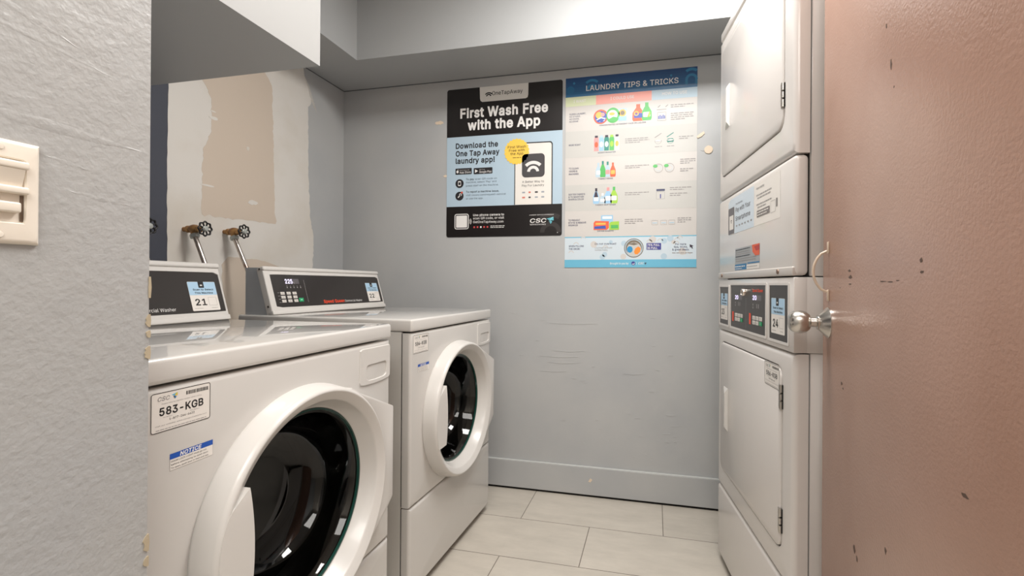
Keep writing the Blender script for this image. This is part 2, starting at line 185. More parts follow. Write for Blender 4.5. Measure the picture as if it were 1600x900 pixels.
t223:200,373 200,321 6,321 6,373|64,463 124,463 124,96 126,75 134,60 147,52 167,49 182,50 198,53 209,2 189,-3 165,-4 123,2 90,21 70,51 64,91
u403:179,-5 144,-1 113,11 87,30 68,58 56,93 52,137 52,373 112,373 112,142 117,103 135,74 161,55 197,49 222,52 245,61 264,75 279,95 288,120 291,150 291,373 351,373 351,0 293,0 293,90 302,90 281,46 253,17 218,0
v383:160,0 17,373 83,373 162,152 184,85 202,20 181,20 199,85 220,152 300,373 365,373 222,0
w557:135,0 22,373 86,373 131,210 151,134 172,41 162,41 182,132 203,210 248,373 311,373 355,210 375,133 395,41 385,41 406,133 426,210 472,373 535,373 422,0 362,0 313,169 299,221 286,276 272,332 286,332 272,276 258,221 244,169 195,0
x372:20,0 168,214 168,168 28,373 98,373 145,300 176,249 204,202 172,202 199,249 229,300 277,373 346,373 205,166 205,210 352,0 282,0 227,84 196,134 170,179 201,179 175,134 146,84 90,0
y383:47,-136 60,-84 70,-86 102,-87 116,-82 128,-73 139,-57 148,-35 160,-1 17,373 83,373 162,152 184,85 202,20 181,20 199,85 220,152 300,373 365,373 201,-57 188,-84 173,-105 156,-122 137,-133 115,-140 90,-143 63,-141
z374:41,0 41,45 250,314 250,317 47,317 47,373 327,373 327,325 124,59 124,55 333,55 333,0
{268:29,215 29,248 64,252 86,265 98,288 102,321 102,399 104,431 109,458 118,480 131,498 149,512 171,522 199,528 232,530 232,480 196,475 174,460 162,435 158,398 158,302 153,267 146,252 134,239 117,229 95,222 66,217|232,-94 199,-92 171,-87 149,-77 131,-63 118,-45 109,-22 104,5 102,37 102,114 98,148 86,171 64,184 29,188 29,220 66,219 95,214 117,206 134,196 146,183 153,168 158,134 158,38 162,1 174,-24 196,-39 232,-44|29,188 29,248 89,248 89,188
|226:139,661 139,-161 87,-161 87,661
}268:239,215 203,217 174,222 151,229 135,239 123,252 116,267 110,302 110,398 107,435 95,460 72,475 36,480 36,530 69,528 97,522 119,512 137,498 150,480 159,458 164,431 166,399 166,321 170,288 182,265 204,252 239,248|36,-94 36,-44 72,-39 95,-24 107,1 110,38 110,134 116,168 123,183 135,196 151,206 174,214 203,219 239,220 239,188 204,183 182,170 170,148 166,114 166,37 164,5 159,-22 150,-45 137,-63 119,-77 97,-87 69,-92|239,188 179,188 179,248 239,248
~445:51,147 54,185 65,214 81,236 101,251 124,259 149,262 172,259 194,251 216,237 242,217 270,195 294,189 312,192 327,204 336,223 339,248 393,248 390,211 380,182 364,160 343,145 320,137 296,134 272,137 250,145 228,159 203,179 174,201 151,207 133,203 119,193 109,175 106,147
•382:191,91 163,95 137,105 115,122 98,144 87,170 84,198 87,227 98,253 115,274 137,291 163,302 191,306 219,302 245,291 267,274 284,253 295,227 298,198 295,170 284,144 267,122 245,105 219,95
'''
ALPHABET = {' ': (185, [])}
for row in GLYPHS.strip('\n').split('\n'):
    head, _, body = row[1:].partition(':')
    ALPHABET[row[0]] = (int(head), [[tuple(float(v) / 500 for v in q.split(',')) for q in c.split(' ')] for c in body.split('|')])
def glyph_tris(ch, bold):
    """one character as triangles; a heavier weight pushes its outline outwards"""
    key = (ch, bold)
    if key in glyph_tris.cache: return glyph_tris.cache[key]
    cs = [[Vector(p) for i, p in enumerate(c) if p != c[i - 1]] for c in ALPHABET[ch][1]]
    tot = sum(sum(c[i - 1].x * c[i].y - c[i].x * c[i - 1].y for i in range(len(c))) for c in cs)
    sg = 1 if tot > 0 else -1
    if bold:
        o = []
        for c in cs:
            q = []
            for i in range(len(c)):
                e1 = (c[i] - c[i - 1]).normalized(); e2 = (c[(i + 1) % len(c)] - c[i]).normalized()
                n1 = Vector((e1.y, -e1.x)) * sg; n2 = Vector((e2.y, -e2.x)) * sg; k = n1 + n2
                q.append(c[i] + k * bold / max(.5, 1 + n1.dot(n2)))
            o.append(q)
        cs = o
    pts, edges = [], []
    for c in cs:
        n = len(pts); pts += c; edges += [(n + i, n + (i + 1) % len(c)) for i in range(len(c))]
    v, f = [], []
    if pts:
        r = delaunay_2d_cdt(pts, edges, [], 0, 1e-5)
        v = [(p.x, p.y) for p in r[0]]
        def wind(x, y):
            w = 0
            for c in cs:
                for i in range(len(c)):
                    p, q = c[i - 1], c[i]
                    if (p.y <= y) != (q.y <= y):
                        cr = (q.x - p.x) * (y - p.y) - (x - p.x) * (q.y - p.y)
                        if q.y > p.y and cr > 0: w += 1
                        elif q.y < p.y and cr < 0: w -= 1
            return w
        for t in r[2]:
            if wind(sum(v[k][0] for k in t) / 3, sum(v[k][1] for k in t) / 3) != 0: f.append(tuple(t))
    glyph_tris.cache[key] = (v, f)
    return v, f
glyph_tris.cache = {}
def text_tris(s, bold=0.0):
    """a line of lettering as triangles, cap height 1"""
    V, Fc, x = [], [], 0.0
    for ch in s:
        v, f = glyph_tris(ch, bold); n = len(V)
        V += [(p[0] + x, p[1]) for p in v]; Fc += [tuple(k + n for k in t) for t in f]
        x += ALPHABET[ch][0] / 500 + bold * 1.3
    return V, Fc

class MB:
    def __init__(s):
        s.v = []; s.f = []; s.mi = []; s.tf = None
    def put(s, p):
        p = Vector(p)
        if s.tf is not None: p = s.tf @ p
        s.v.append(p); return len(s.v) - 1
    def face(s, idx, mi=0): s.f.append(tuple(idx)); s.mi.append(mi)
    def poly(s, pts, mi=0): s.face([s.put(p) for p in pts], mi)
    def loft(s, rings, mi=0, closed=True, cap0=False, cap1=False, capmi=None):
        ids = [[s.put(p) for p in r] for r in rings]
        n = len(ids[0])
        for a, b in zip(ids, ids[1:]):
            for i in range(n if closed else n - 1):
                j = (i + 1) % n
                s.face((a[i], a[j], b[j], b[i]), mi)
        if cap0: s.face(ids[0][::-1], mi if capmi is None else capmi)
        if cap1: s.face(ids[-1], mi if capmi is None else capmi)
        return ids
    def box(s, x0, y0, z0, x1, y1, z1, bev=0.0, mi=0, seg=3):
        if bev <= 0:
            q = [(x0, y0, z0), (x1, y0, z0), (x1, y1, z0), (x0, y1, z0), (x0, y0, z1), (x1, y0, z1), (x1, y1, z1), (x0, y1, z1)]
            i = [s.put(p) for p in q]
            for f in ((0, 3, 2, 1), (4, 5, 6, 7), (0, 1, 5, 4), (1, 2, 6, 5), (2, 3, 7, 6), (3, 0, 4, 7)): s.face([i[k] for k in f], mi)
            return
        bm = bmesh.new(); bmesh.ops.create_cube(bm, size=1)
        for v in bm.verts:
            v.co = Vector(((x0 + x1) / 2 + v.co.x * (x1 - x0), (y0 + y1) / 2 + v.co.y * (y1 - y0), (z0 + z1) / 2 + v.co.z * (z1 - z0)))
        bmesh.ops.bevel(bm, geom=bm.edges[:], offset=bev, segments=seg, profile=0.5, affect='EDGES')
        s.add_bm(bm, mi)
    def add_bm(s, bm, mi=0):
        bm.verts.index_update(); bmesh.ops.recalc_face_normals(bm, faces=bm.faces[:])
        base = [s.put(v.co) for v in bm.verts]
        for f in bm.faces: s.face([base[v.index] for v in f.verts], mi)
        bm.free()
    def prism(s, pts, y0, y1, mi=0, bev=0.0):
        """outline in x,z pushed from y0 (front) to y1"""
        if bev:
            c = Vector((sum(p[0] for p in pts) / len(pts), sum(p[1] for p in pts) / len(pts)))
            def ins(d): return inset(pts, d)
            rings = [[(p[0], y0, p[1]) for p in ins(bev)], [(p[0], y0 + bev * .3, p[1]) for p in ins(bev * .3)],
                     [(p[0], y0 + bev, p[1]) for p in pts], [(p[0], y1, p[1]) for p in pts]]
        else:
            rings = [[(p[0], y0, p[1]) for p in pts], [(p[0], y1, p[1]) for p in pts]]
        s.loft(rings, mi, cap0=True, cap1=True)
    def lathe(s, prof, c, axis='y', n=64, mi=0, cap0=False, cap1=False):
        rings = []
        for r, t in prof:
            ring = []
            for k in range(n):
                a = 2 * math.pi * k / n; ca, sa = r * math.cos(a), r * math.sin(a)
                if axis == 'y': ring.append((c[0] + ca, c[1] + t, c[2] + sa))
                elif axis == 'x': ring.append((c[0] + t, c[1] + ca, c[2] + sa))
                else: ring.append((c[0] + ca, c[1] + sa, c[2] + t))
            rings.append(ring)
        s.loft(rings, mi, cap0=cap0, cap1=cap1)
    def tube(s, path, r, n=12, mi=0, cap=True):
        P = [Vector(p) for p in path]; rings = []; prev = None
        for i, p in enumerate(P):
            d = (P[min(i + 1, len(P) - 1)] - P[max(i - 1, 0)]).normalized()
            if prev is None:
                a = Vector((0, 0, 1)) if abs(d.z) < .9 else Vector((1, 0, 0))
                u = d.cross(a).normalized()
            else:
                u = (prev - d * prev.dot(d)).normalized()
            prev = u; w = d.cross(u)
            rr = r[i] if isinstance(r, (list, tuple)) else r
            rings.append([p + u * rr * math.cos(2 * math.pi * k / n) + w * rr * math.sin(2 * math.pi * k / n) for k in range(n)])
        s.loft(rings, mi, cap0=cap, cap1=cap)
    # ---- print: flat marks facing -y
    def rect(s, x0, z0, x1, z1, y, mi=0, r=0.0):
        if r <= 0: s.poly([(x0, y, z0), (x1, y, z0), (x1, y, z1), (x0, y, z1)], mi)
        else: s.poly([(p[0], y, p[1]) for p in rrect(x0, z0, x1, z1, r)], mi)
    def shape(s, pts, y, mi=0): s.poly([(p[0], y, p[1]) for p in pts], mi)
    def disc(s, x, z, r, y, mi=0, n=28, rz=None):
        rz = r if rz is None else rz
        s.poly([(x + r * math.cos(2 * math.pi * k / n), y, z + rz * math.sin(2 * math.pi * k / n)) for k in range(n)], mi)
    def ring(s, x, z, r, w, y, mi=0, n=32, a0=0, a1=360):
        full = (a1 - a0) >= 360
        k = n if full else n + 1
        A = [R(a0 + (a1 - a0) * i / n) for i in range(k)]
        o = [s.put((x + r * math.cos(a), y, z + r * math.sin(a))) for a in A]
        q = [s.put((x + (r - w) * math.cos(a), y, z + (r - w) * math.sin(a))) for a in A]
        for i in range(n):
            j = (i + 1) % k
            s.face((q[i], o[i], o[j], q[j]), mi)
    def frame(s, x0, z0, x1, z1, w, y, mi=0, r=0.0):
        a = rrect(x0, z0, x1, z1, r) if r else [(x0, z0), (x1, z0), (x1, z1), (x0, z1)]
        b = rrect(x0 + w, z0 + w, x1 - w, z1 - w, max(r - w, .0004)) if r else [(x0 + w, z0 + w), (x1 - w, z0 + w), (x1 - w, z1 - w), (x0 + w, z1 - w)]
        s.loft([[(p[0], y, p[1]) for p in b], [(p[0], y, p[1]) for p in a]], mi)
    def text(s, t, x, z, cap, y, mi=0, bold=0.0, w=None, align='l', shear=0.0, rot=0.0):
        v, f = text_tris(t, bold)
        if not v: return
        x0 = min(a[0] for a in v); x1 = max(a[0] for a in v)
        sx = cap if w is None else w / (x1 - x0)
        off = {'l': 0, 'c': -(x1 - x0) * sx / 2, 'r': -(x1 - x0) * sx}[align]
        cr, sr = math.cos(rot), math.sin(rot)
        ids = []
        for a in v:
            dx = (a[0] - x0) * sx + off + a[1] * cap * shear; dz = a[1] * cap
            ids.append(s.put((x + dx * cr - dz * sr, y, z + dx * sr + dz * cr)))
        for q in f: s.face([ids[k] for k in q], mi)
    def greek(s, x, z, w, cap, y, mi=0, seed=0):
        """a line of print too small to read: word-length strokes"""
        rd = random.Random(seed * 977 + int(x * 1e4) + int(abs(z) * 1e5)); q = x
        while q < x + w:
            l = min(rd.uniform(1.2, 4.0) * cap, x + w - q)
            if l > cap * .4: s.rect(q, z + cap * .12, q + l, z + cap * .72, y, mi)
            q += l + cap * .55

def rrect(x0, z0, x1, z1, r, n=5):
    pts = []
    for cx, cz, a in ((x1 - r, z0 + r, -90), (x1 - r, z1 - r, 0), (x0 + r, z1 - r, 90), (x0 + r, z0 + r, 180)):
        for k in range(n + 1):
            t = R(a + 90 * k / n); pts.append((cx + r * math.cos(t), cz + r * math.sin(t)))
    return pts
def inset(pts, d):
    n = len(pts); out = []
    for i in range(n):
        a, b, c = Vector(pts[i - 1]), Vector(pts[i]), Vector(pts[(i + 1) % n])
        e1 = (b - a); e2 = (c - b)
        if e1.length < 1e-9 or e2.length < 1e-9: out.append(tuple(b)); continue
        n1 = Vector((-e1.y, e1.x)).normalized(); n2 = Vector((-e2.y, e2.x)).normalized()
        k = n1 + n2; k = k / max(k.length_squared, .3) * 2 if k.length > 1e-6 else n1
        out.append(tuple(b + k * d * (1 if True else 0)))
    return out
def ray_rrect(cx, cz, x0, z0, x1, z1, r):
    hx, hz, mx, mz = (x1 - x0) / 2 - r, (z1 - z0) / 2 - r, (x0 + x1) / 2, (z0 + z1) / 2
    def sd(x, z):
        a, b = abs(x - mx) - hx, abs(z - mz) - hz
        return math.hypot(max(a, 0), max(b, 0)) + min(max(a, b), 0) - r
    def fn(t):
        lo, hi = 0.0, 3.0; c, s_ = math.cos(t), math.sin(t)
        for _ in range(40):
            q = (lo + hi) / 2
            if sd(cx + c * q, cz + s_ * q) > 0: hi = q
            else: lo = q
        return (cx + c * lo, cz + s_ * lo)
    return fn
def ray_circle(cx, cz, r): return lambda t: (cx + r * math.cos(t), cz + r * math.sin(t))
def perim(x0, z0, x1, z1, n, i=0.0):
    x0, z0, x1, z1 = x0 + i, z0 + i, x1 - i, z1 - i
    q = []
    for (a, b), (c, d) in (((x0, z0), (x1, z0)), ((x1, z0), (x1, z1)), ((x1, z1), (x0, z1)), ((x0, z1), (x0, z0))):
        for k in range(n): q.append((a + (c - a) * k / n, b + (d - b) * k / n))
    return q
def panel_hole(B, x0, z0, x1, z1, hc, hfn, y, depth, rad, hdepth, n=24, mi=0, hrad=0.0015):
    """slab with rounded front edges and one opening"""
    base = perim(x0, z0, x1, z1, n)
    ang = [math.atan2(p[1] - hc[1], p[0] - hc[0]) for p in base]
    h = [hfn(a) for a in ang]
    def grow(d): return [(p[0] + math.cos(a) * d, p[1] + math.sin(a) * d) for p, a in zip(h, ang)]
    rings = [[(p[0], y + hdepth, p[1]) for p in h], [(p[0], y + hrad, p[1]) for p in h], [(p[0], y, p[1]) for p in grow(hrad)]]
    for i, dy in ((rad, 0), (rad * .617, rad * .076), (rad * .293, rad * .293), (rad * .076, rad * .617), (0, rad)):
        rings.append([(p[0], y + dy, p[1]) for p in perim(x0, z0, x1, z1, n, i)])
    rings.append([(p[0], y + depth, p[1]) for p in base])
    B.loft(rings, mi)

def obj(name, B, mats, parent=None, smooth=35):
    me = bpy.data.meshes.new(name); me.from_pydata([tuple(v) for v in B.v], [], B.f)
    for mm in (mats if isinstance(mats, (list, tuple)) else [mats]): me.materials.append(mm)
    me.polygons.foreach_set('material_index', B.mi)
    bm = bmesh.new(); bm.from_mesh(me)
    bmesh.ops.remove_doubles(bm, verts=bm.verts, dist=1e-6)
    bm.to_mesh(me); bm.free()
    if smooth:
        me.polygons.foreach_set('use_smooth', [True] * len(me.polygons)); me.set_sharp_from_angle(angle=R(smooth))
    me.update()
    o = bpy.data.objects.new(name, me); COL.objects.link(o)
    if parent: o.parent = parent
    return o
def fixn(o):
    bm = bmesh.new(); bm.from_mesh(o.data); bmesh.ops.recalc_face_normals(bm, faces=bm.faces[:]); bm.to_mesh(o.data); bm.free(); return o
def struct(name, B, mats, smooth=35, parent=None):
    o = obj(name, B, mats, parent, smooth)
    if parent is None: o['kind'] = 'structure'
    return o
def thing(name, label, cat, loc=(0, 0, 0), rz=0.0, group=None):
    o = bpy.data.objects.new(name, None); COL.objects.link(o); o.empty_display_size = .05
    o.location = loc; o.rotation_euler = (0, 0, rz); tag(o, label, cat, group); return o
def tag(o, label, cat, group=None):
    o['label'] = label; o['category'] = cat; o['kind'] = 'thing'
    if group: o['group'] = group
    return o
def bool_cut(o, cutB):
    c = obj('cutter', cutB, MATS['enamel']); fixn(c); fixn(o)
    md = o.modifiers.new('cut', 'BOOLEAN'); md.object = c; md.operation = 'DIFFERENCE'; md.solver = 'EXACT'
    bpy.context.view_layer.update()
    me = bpy.data.meshes.new_from_object(o.evaluated_get(bpy.context.evaluated_depsgraph_get()))
    o.modifiers.clear(); o.data = me
    bpy.data.objects.remove(c)
    me.polygons.foreach_set('use_smooth', [True] * len(me.polygons)); me.set_sharp_from_angle(angle=R(35))

# ------------------------------------------------------------------ materials
PAINT = mat('grey wall paint', (179, 180, 180), .42, bump=[(260, .12, .001, 'n'), (14, .25, .002, 'streak')], var=((171, 173, 175), 3, .35, .7), rvar=.06)
PAINT_ROUGH = mat('rough grey plaster paint', (168, 168, 167), .42, bump=[(130, .42, .0024, 'n'), (46, .25, .004, 'n'), (11, .4, .006, 'n'), (15, .3, .0015, 'voronoi')], var=((166, 167, 168), 4, .4, .75))
PAINT_SOFFIT = mat('smooth grey soffit paint', (167, 169, 170), .5, bump=[(180, .06, .0008, 'n')])
PAINT_BULK = mat('pale bulkhead paint', (170, 170, 169), .5, bump=[(120, .05, .001, 'n')])
NAVY = mat('dark navy paint', (66, 69, 80), .5, bump=[(40, .2, .001, 'n')])
PLASTER = mat('bare plaster patch', (216, 212, 206), .8, bump=[(40, .2, .0015, 'n'), (260, .1, .0007, 'n')], var=((206, 199, 188), 4, .45, .75))
KRAFT = mat('drywall paper', (203, 189, 174), .85, bump=[(90, .12, .001, 'n')])
CEIL = mat('ceiling paint', (214, 212, 208), .8)
BLACK = mat('gap shade black', (14, 13, 12), .9)
CHIP = mat('chipped wood', (176, 162, 138), .8, bump=[(90, .5, .002, 'n')])
CHIPW = mat('old adhesive', (222, 204, 182), .7, bump=[(120, .3, .001, 'n')])
ENAMEL = mat('enamel', (201, 198, 194), .22, coat=.35)
ENAMEL2 = mat('dryer enamel', (209, 204, 200), .26, coat=.3)
LIDE = mat('polished lid enamel', (206, 203, 199), .30, coat=1.0)
MATS['polished lid enamel'].node_tree.nodes['Principled BSDF'].inputs['Coat Roughness'].default_value = .015
PLASTIC = mat('white plastic', (205, 202, 198), .28, coat=.15)
GALV = mat('galvanised grey', (184, 188, 192), .45)
STEEL = mat('brushed steel', (190, 186, 180), .32, metal=1, bump=[(300, .05, .0005, 'n')])
DRUM = mat('drum steel', (120, 112, 104), .22, metal=1)
RUBBER = mat('dark gasket rubber', (32, 31, 31), .5)
PANELBLK = mat('black control film', (44, 40, 39), .28)
WHITEINK = mat('white print', (226, 224, 222), .45)
REDINK = mat('red print', (232, 76, 44), .45)
GREYINK = mat('grey print', (150, 147, 146), .5)
DARKINK = mat('black print', (28, 27, 29), .45)
KEYW = mat('pale key', (203, 198, 192), .45)
KEYG = mat('green key', (34, 150, 98), .45)
LED = mat('display digits', (225, 215, 255), .4, emit=.8)
LCD = mat('display window', (92, 88, 92), .3)
LABELW = mat('label paper', (224, 219, 213), .45)
LABELB = mat('pale blue print', (168, 200, 224), .45)
BLUEINK = mat('notice blue', (22, 78, 168), .45)
TEAL = mat('glass edge', (30, 66, 58), .12, coat=.5)
BRONZE = mat('old bronze', (178, 138, 88), .45, metal=.5, bump=[(120, .5, .002, 'n')], var=((120, 80, 48), 30, .45, .7))
ZINC = mat('dull zinc', (186, 190, 186), .42, metal=.6)
PIPE = mat('tarnished chrome pipe', (196, 186, 178), .28, metal=.85, var=((128, 84, 66), 26, .54, .66))
WHEEL = mat('black wheel enamel', (20, 18, 19), .5)
NICKEL = mat('satin nickel', (202, 198, 192), .26, metal=1)
BROWN = mat('brown door paint', (174, 138, 121), .27, spec=.6, bump=[(190, .35, .0022, 'n'), (40, .12, .002, 'n')], var=((163, 126, 108), 3, .4, .7))
CREAM = mat('cream plastic', (231, 222, 209), .35, coat=.1)
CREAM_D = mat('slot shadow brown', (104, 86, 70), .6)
def glass():
    mt = bpy.data.materials.new('dark door glass'); mt.use_nodes = True; nt = mt.node_tree; nt.nodes.clear()
    o = nt.nodes.new('ShaderNodeOutputMaterial'); mx = nt.nodes.new('ShaderNodeMixShader')
    t = nt.nodes.new('ShaderNodeBsdfTransparent'); t.inputs[0].default_value = (.16, .15, .14, 1)
    g = nt.nodes.new('ShaderNodeBsdfGlossy'); g.inputs['Roughness'].default_value = .03
    fr = nt.nodes.new('ShaderNodeFresnel'); fr.inputs[0].default_value = 1.5
    nt.links.new(fr.outputs[0], mx.inputs[0]); nt.links.new(t.outputs[0], mx.inputs[1]); nt.links.new(g.outputs[0], mx.inputs[2])
    nt.links.new(mx.outputs[0], o.inputs[0]); return mt
GLASS = glass()
def floor_mat():
    mt = bpy.data.materials.new('stone floor tile'); mt.use_nodes = True; nt = mt.node_tree; p = nt.nodes['Principled BSDF']
    tc = nt.nodes.new('ShaderNodeTexCoord'); mp = nt.nodes.new('ShaderNodeMapping')
    mp.inputs['Location'].default_value = (0.5830, -1.7216 + 0.2958 * 10, 0)
    nt.links.new(tc.outputs['Object'], mp.inputs['Vector'])
    br = nt.nodes.new('ShaderNodeTexBrick'); br.offset = .5; br.offset_frequency = 2
    br.inputs['Scale'].default_value = 1; br.inputs['Brick Width'].default_value = .624; br.inputs['Row Height'].default_value = .2958
    br.inputs['Mortar Size'].default_value = .0017; br.inputs['Mortar Smooth'].default_value = .1; br.inputs['Bias'].default_value = -.2
    br.inputs['Color1'].default_value = rgb((195, 188, 177)); br.inputs['Color2'].default_value = rgb((189, 182, 171)); br.inputs['Mortar'].default_value = rgb((112, 103, 94))
    nt.links.new(mp.outputs[0], br.inputs['Vector'])
    m2 = nt.nodes.new('ShaderNodeMapping'); m2.inputs['Scale'].default_value = (5, 14, 5); m2.inputs['Rotation'].default_value = (0, 0, R(8))
    nt.links.new(tc.outputs['Object'], m2.inputs['Vector'])
    n = nt.nodes.new('ShaderNodeTexNoise'); n.inputs['Scale'].default_value = 1; n.inputs['Detail'].default_value = 8; n.inputs['Roughness'].default_value = .65
    nt.links.new(m2.outputs[0], n.inputs['Vector'])
    mr = nt.nodes.new('ShaderNodeMapRange'); mr.inputs[1].default_value = .3; mr.inputs[2].default_value = .7; mr.inputs[3].default_value = .88; mr.inputs[4].default_value = 1.06
    nt.links.new(n.outputs['Fac'], mr.inputs[0])
    vm = nt.nodes.new('ShaderNodeVectorMath'); vm.operation = 'SCALE'
    nt.links.new(br.outputs['Color'], vm.inputs[0]); nt.links.new(mr.outputs[0], vm.inputs['Scale'])
    nt.links.new(vm.outputs[0], p.inputs['Base Color']); p.inputs['Roughness'].default_value = .42
    bp = nt.nodes.new('ShaderNodeBump'); bp.inputs['Strength'].default_value = .15; bp.inputs['Distance'].default_value = .001
    nt.links.new(n.outputs['Fac'], bp.inputs['Height']); nt.links.new(bp.outputs[0], p.inputs['Normal'])
    return mt
FLOOR = floor_mat()

# ------------------------------------------------------------------ room shell
XL, XR, YW, YR, ZC = -1.7297, 1.16, 2.3107, -1.7, 2.56
XN, YN = -0.695, 0.5115                    # near left wall: its face and its end
B = MB(); B.box(XL - .15, YR - .15, -.08, XR + .15, YW + .15, 0); struct('floor', B, FLOOR, 0)
B = MB(); B.box(XL - .15, YR - .15, ZC, XR + .15, YW + .15, ZC + .08); struct('ceiling', B, CEIL, 0)
B = MB(); B.box(XL - .15, YW, 0, XR + .15, YW + .12, ZC)
rd = random.Random(3)
def blob(cx, cz, rx, rz, n=14, j=.25):
    return [(cx + rx * (1 + rd.uniform(-j, j)) * math.cos(2 * math.pi * k / n), cz + rz * (1 + rd.uniform(-j, j)) * math.sin(2 * math.pi * k / n)) for k in range(n)]
for x, z, rx, rz in ((-1.138, 1.926, .024, .010), (-1.103, 1.637, .010, .006)):   # torn paint beside the poster
    B.prism(blob(x, z, rx, rz), YW - .0015, YW, 1)
B.prism(blob(.2437, 1.700, .019, .019, 20, .03), YW - .004, YW, 1); B.prism(blob(.219, 1.701, .010, .006), YW - .0015, YW, 0)
B.prism([(.195, 1.757), (.212, 1.764), (.226, 1.778), (.222, 1.788), (.205, 1.778), (.19, 1.766)], YW - .004, YW, 1)
for k in range(40):                                                # scrapes and filled dents
    x, z = rd.uniform(-.72, .16), rd.uniform(.2, .95)
    B.prism(blob(x, z, rd.uniform(.003, .012), rd.uniform(.001, .004), 8), YW - .0012, YW, 0)
for x, z, l in ((-.47, .69, .20), (-.45, .66, .17), (-.42, .72, .16), (-.5, .615, .14), (-.4, .86, .25), (-.1, .62, .1), (.08, .43, .05), (.1, .38, .04), (.06, .34, .04), (-.35, .575, .03)):
    B.prism([(x - l / 2, z), (x, z - .004), (x + l / 2, z + .003), (x, z + .004)], YW - .0010, YW, 0)
struct('wall_back', B, [PAINT, CHIPW], 0)
B = MB(); B.box(XL - .02, YW - .004, 0.0, XR, YW - .0005, .016, mi=1)  # black strip painted in for the shade in the gap under the board
B.box(XL - .02, YW - .014, .012, XR, YW - .0005, .1475, .002)
B.box(XL - .02, YW - .0125, .1475, XR, YW - .0005, .1508, .001, mi=2)
B.prism([(-.316, .079), (-.305, .076), (-.296, .089), (-.306, .096)], YW - .0155, YW - .012, 3)
struct('baseboard_back', B, [PAINT, BLACK, mat('pale paint ridge', (196, 198, 196), .5), CHIPW], 0)

def rag(p, q, n, amp, seed):
    rr = random.Random(seed); o = []
    for k in range(n):
        t = k / n; d = amp * (math.sin(t * 21 + seed) * .35 + rr.uniform(-1, 1) * .65)
        e = Vector(q) - Vector(p); nn = Vector((-e.y, e.x)).normalized()
        o.append(tuple(Vector(p) + e * t + nn * d))
    return o
def wl(B, pts, t, mi):   # patch on the left wall, pts = (y, z), t = how far it stands off
    B.loft([[(XL + t, p[0], p[1]) for p in pts], [(XL - .001, p[0], p[1]) for p in pts]], mi, cap0=True, cap1=True)
B = MB(); B.box(XL - .12, YN - .1, 0, XL, YW + .02, ZC)
wl(B, [(YN - .02, .3), (1.34, .3)] + [(1.34, 1.12)] + [(1.34, 2.14), (YN - .02, 2.14)], .0006, 1)
pl = rag((1.3317, .3), (1.3317, 2.13), 70, .0022, 1) + [(1.3317, 2.14), (1.985, 2.14)] + rag((1.99, 2.135), (2.055, 1.985), 9, .006, 2) + \
    rag((2.05, 1.975), (2.030, 1.955), 4, .003, 4) + rag((2.030, 1.955), (2.034, 1.60), 24, .0035, 3) + rag((2.034, 1.60), (2.052, 1.38), 18, .004, 5) + \
    rag((2.052, 1.38), (2.075, 1.30), 8, .004, 6) + rag((2.075, 1.30), (2.076, 1.19), 10, .004, 7) + rag((2.068, 1.18), (2.06, .3), 30, .005, 8)
wl(B, pl, .0016, 2)
kr = rag((1.462, 1.325), (1.466, 1.575), 24, .004, 11) + rag((1.466, 1.575), (1.502, 1.66), 10, .004, 12) + rag((1.502, 1.66), (1.500, 1.79), 12, .003, 13) + \
    rag((1.500, 1.79), (1.470, 1.845), 8, .004, 14) + rag((1.462, 1.85), (1.455, 2.0), 6, .003, 15) + [(1.456, 2.08), (1.68, 2.08)] + rag((1.69, 2.06), (1.79, 1.985), 10, .004, 16) + \
    rag((1.800, 1.965), (1.813, 1.62), 30, .004, 17) + rag((1.813, 1.62), (1.822, 1.36), 22, .003, 18) + [(1.832, 1.345), (1.826, 1.331)] + rag((1.80, 1.331), (1.60, 1.325), 16, .003, 19) + rag((1.60, 1.325), (1.465, 1.322), 12, .006, 20)
wl(B, kr, .0021, 3)
for y, z, a, b in ((1.511, 1.716, .022, .006), (1.508, 1.742, .012, .003), (1.49, 1.44, .028, .004), (1.70, 1.41, .024, .010), (1.672, 1.64, .008, .008)):
    wl(B, blob(y, z, a, b), .0027, 2)
kr2 = rag((1.56, .9), (1.55, 1.155), 10, .004, 31) + rag((1.58, 1.165), (1.78, 1.155), 14, .004, 32) + [(1.86, 1.13), (1.86, .9)]
wl(B, kr2, .0021, 3)
for k in range(9):       # bristle strokes of plaster at the top corner
    y, z = 1.995 + k * .007, 2.11 - k * .014
    wl(B, [(y, z), (y + .045, z - .05), (y + .046, z - .053), (y + .002, z - .006)], .0012, 2)
struct('wall_left', B, [PAINT, NAVY, PLASTER, KRAFT], 0)

# near left wall that ends beside the first washer
B = MB(); B.box(XL - .12, YR, 0, XN, YN, ZC)
for (y0, z0), (y1, z1), h in (((.30, 1.347), (.47, 1.325), .0014), ((.30, 1.243), (.50, 1.238), .0030), ((.415, 1.168), (.49, 1.160), .0016), ((.395, 1.205), (.44, 1.197), .0016), ((.22, 1.30), (.36, 1.295), .0020), ((.3, 1.38), (.43, 1.345), .002)):
    n = 18; top = []; bot = []; mid = []
    for k in range(n + 1):
        t = k / n; y = y0 + (y1 - y0) * t; z = z0 + (z1 - z0) * t + rd.uniform(-.0008, .0008); wv = h * 3.0 * math.sin(math.pi * min(1, max(0, t * .96 + .02))) + .0003
        top.append((XN - .0004, y, z + wv)); mid.append((XN + h * .45 * (.6 + .4 * rd.random()) * math.sin(math.pi * (.06 + .88 * t)), y, z)); bot.append((XN - .0004, y, z - wv))
    B.loft([top, mid, bot], 0, closed=False)
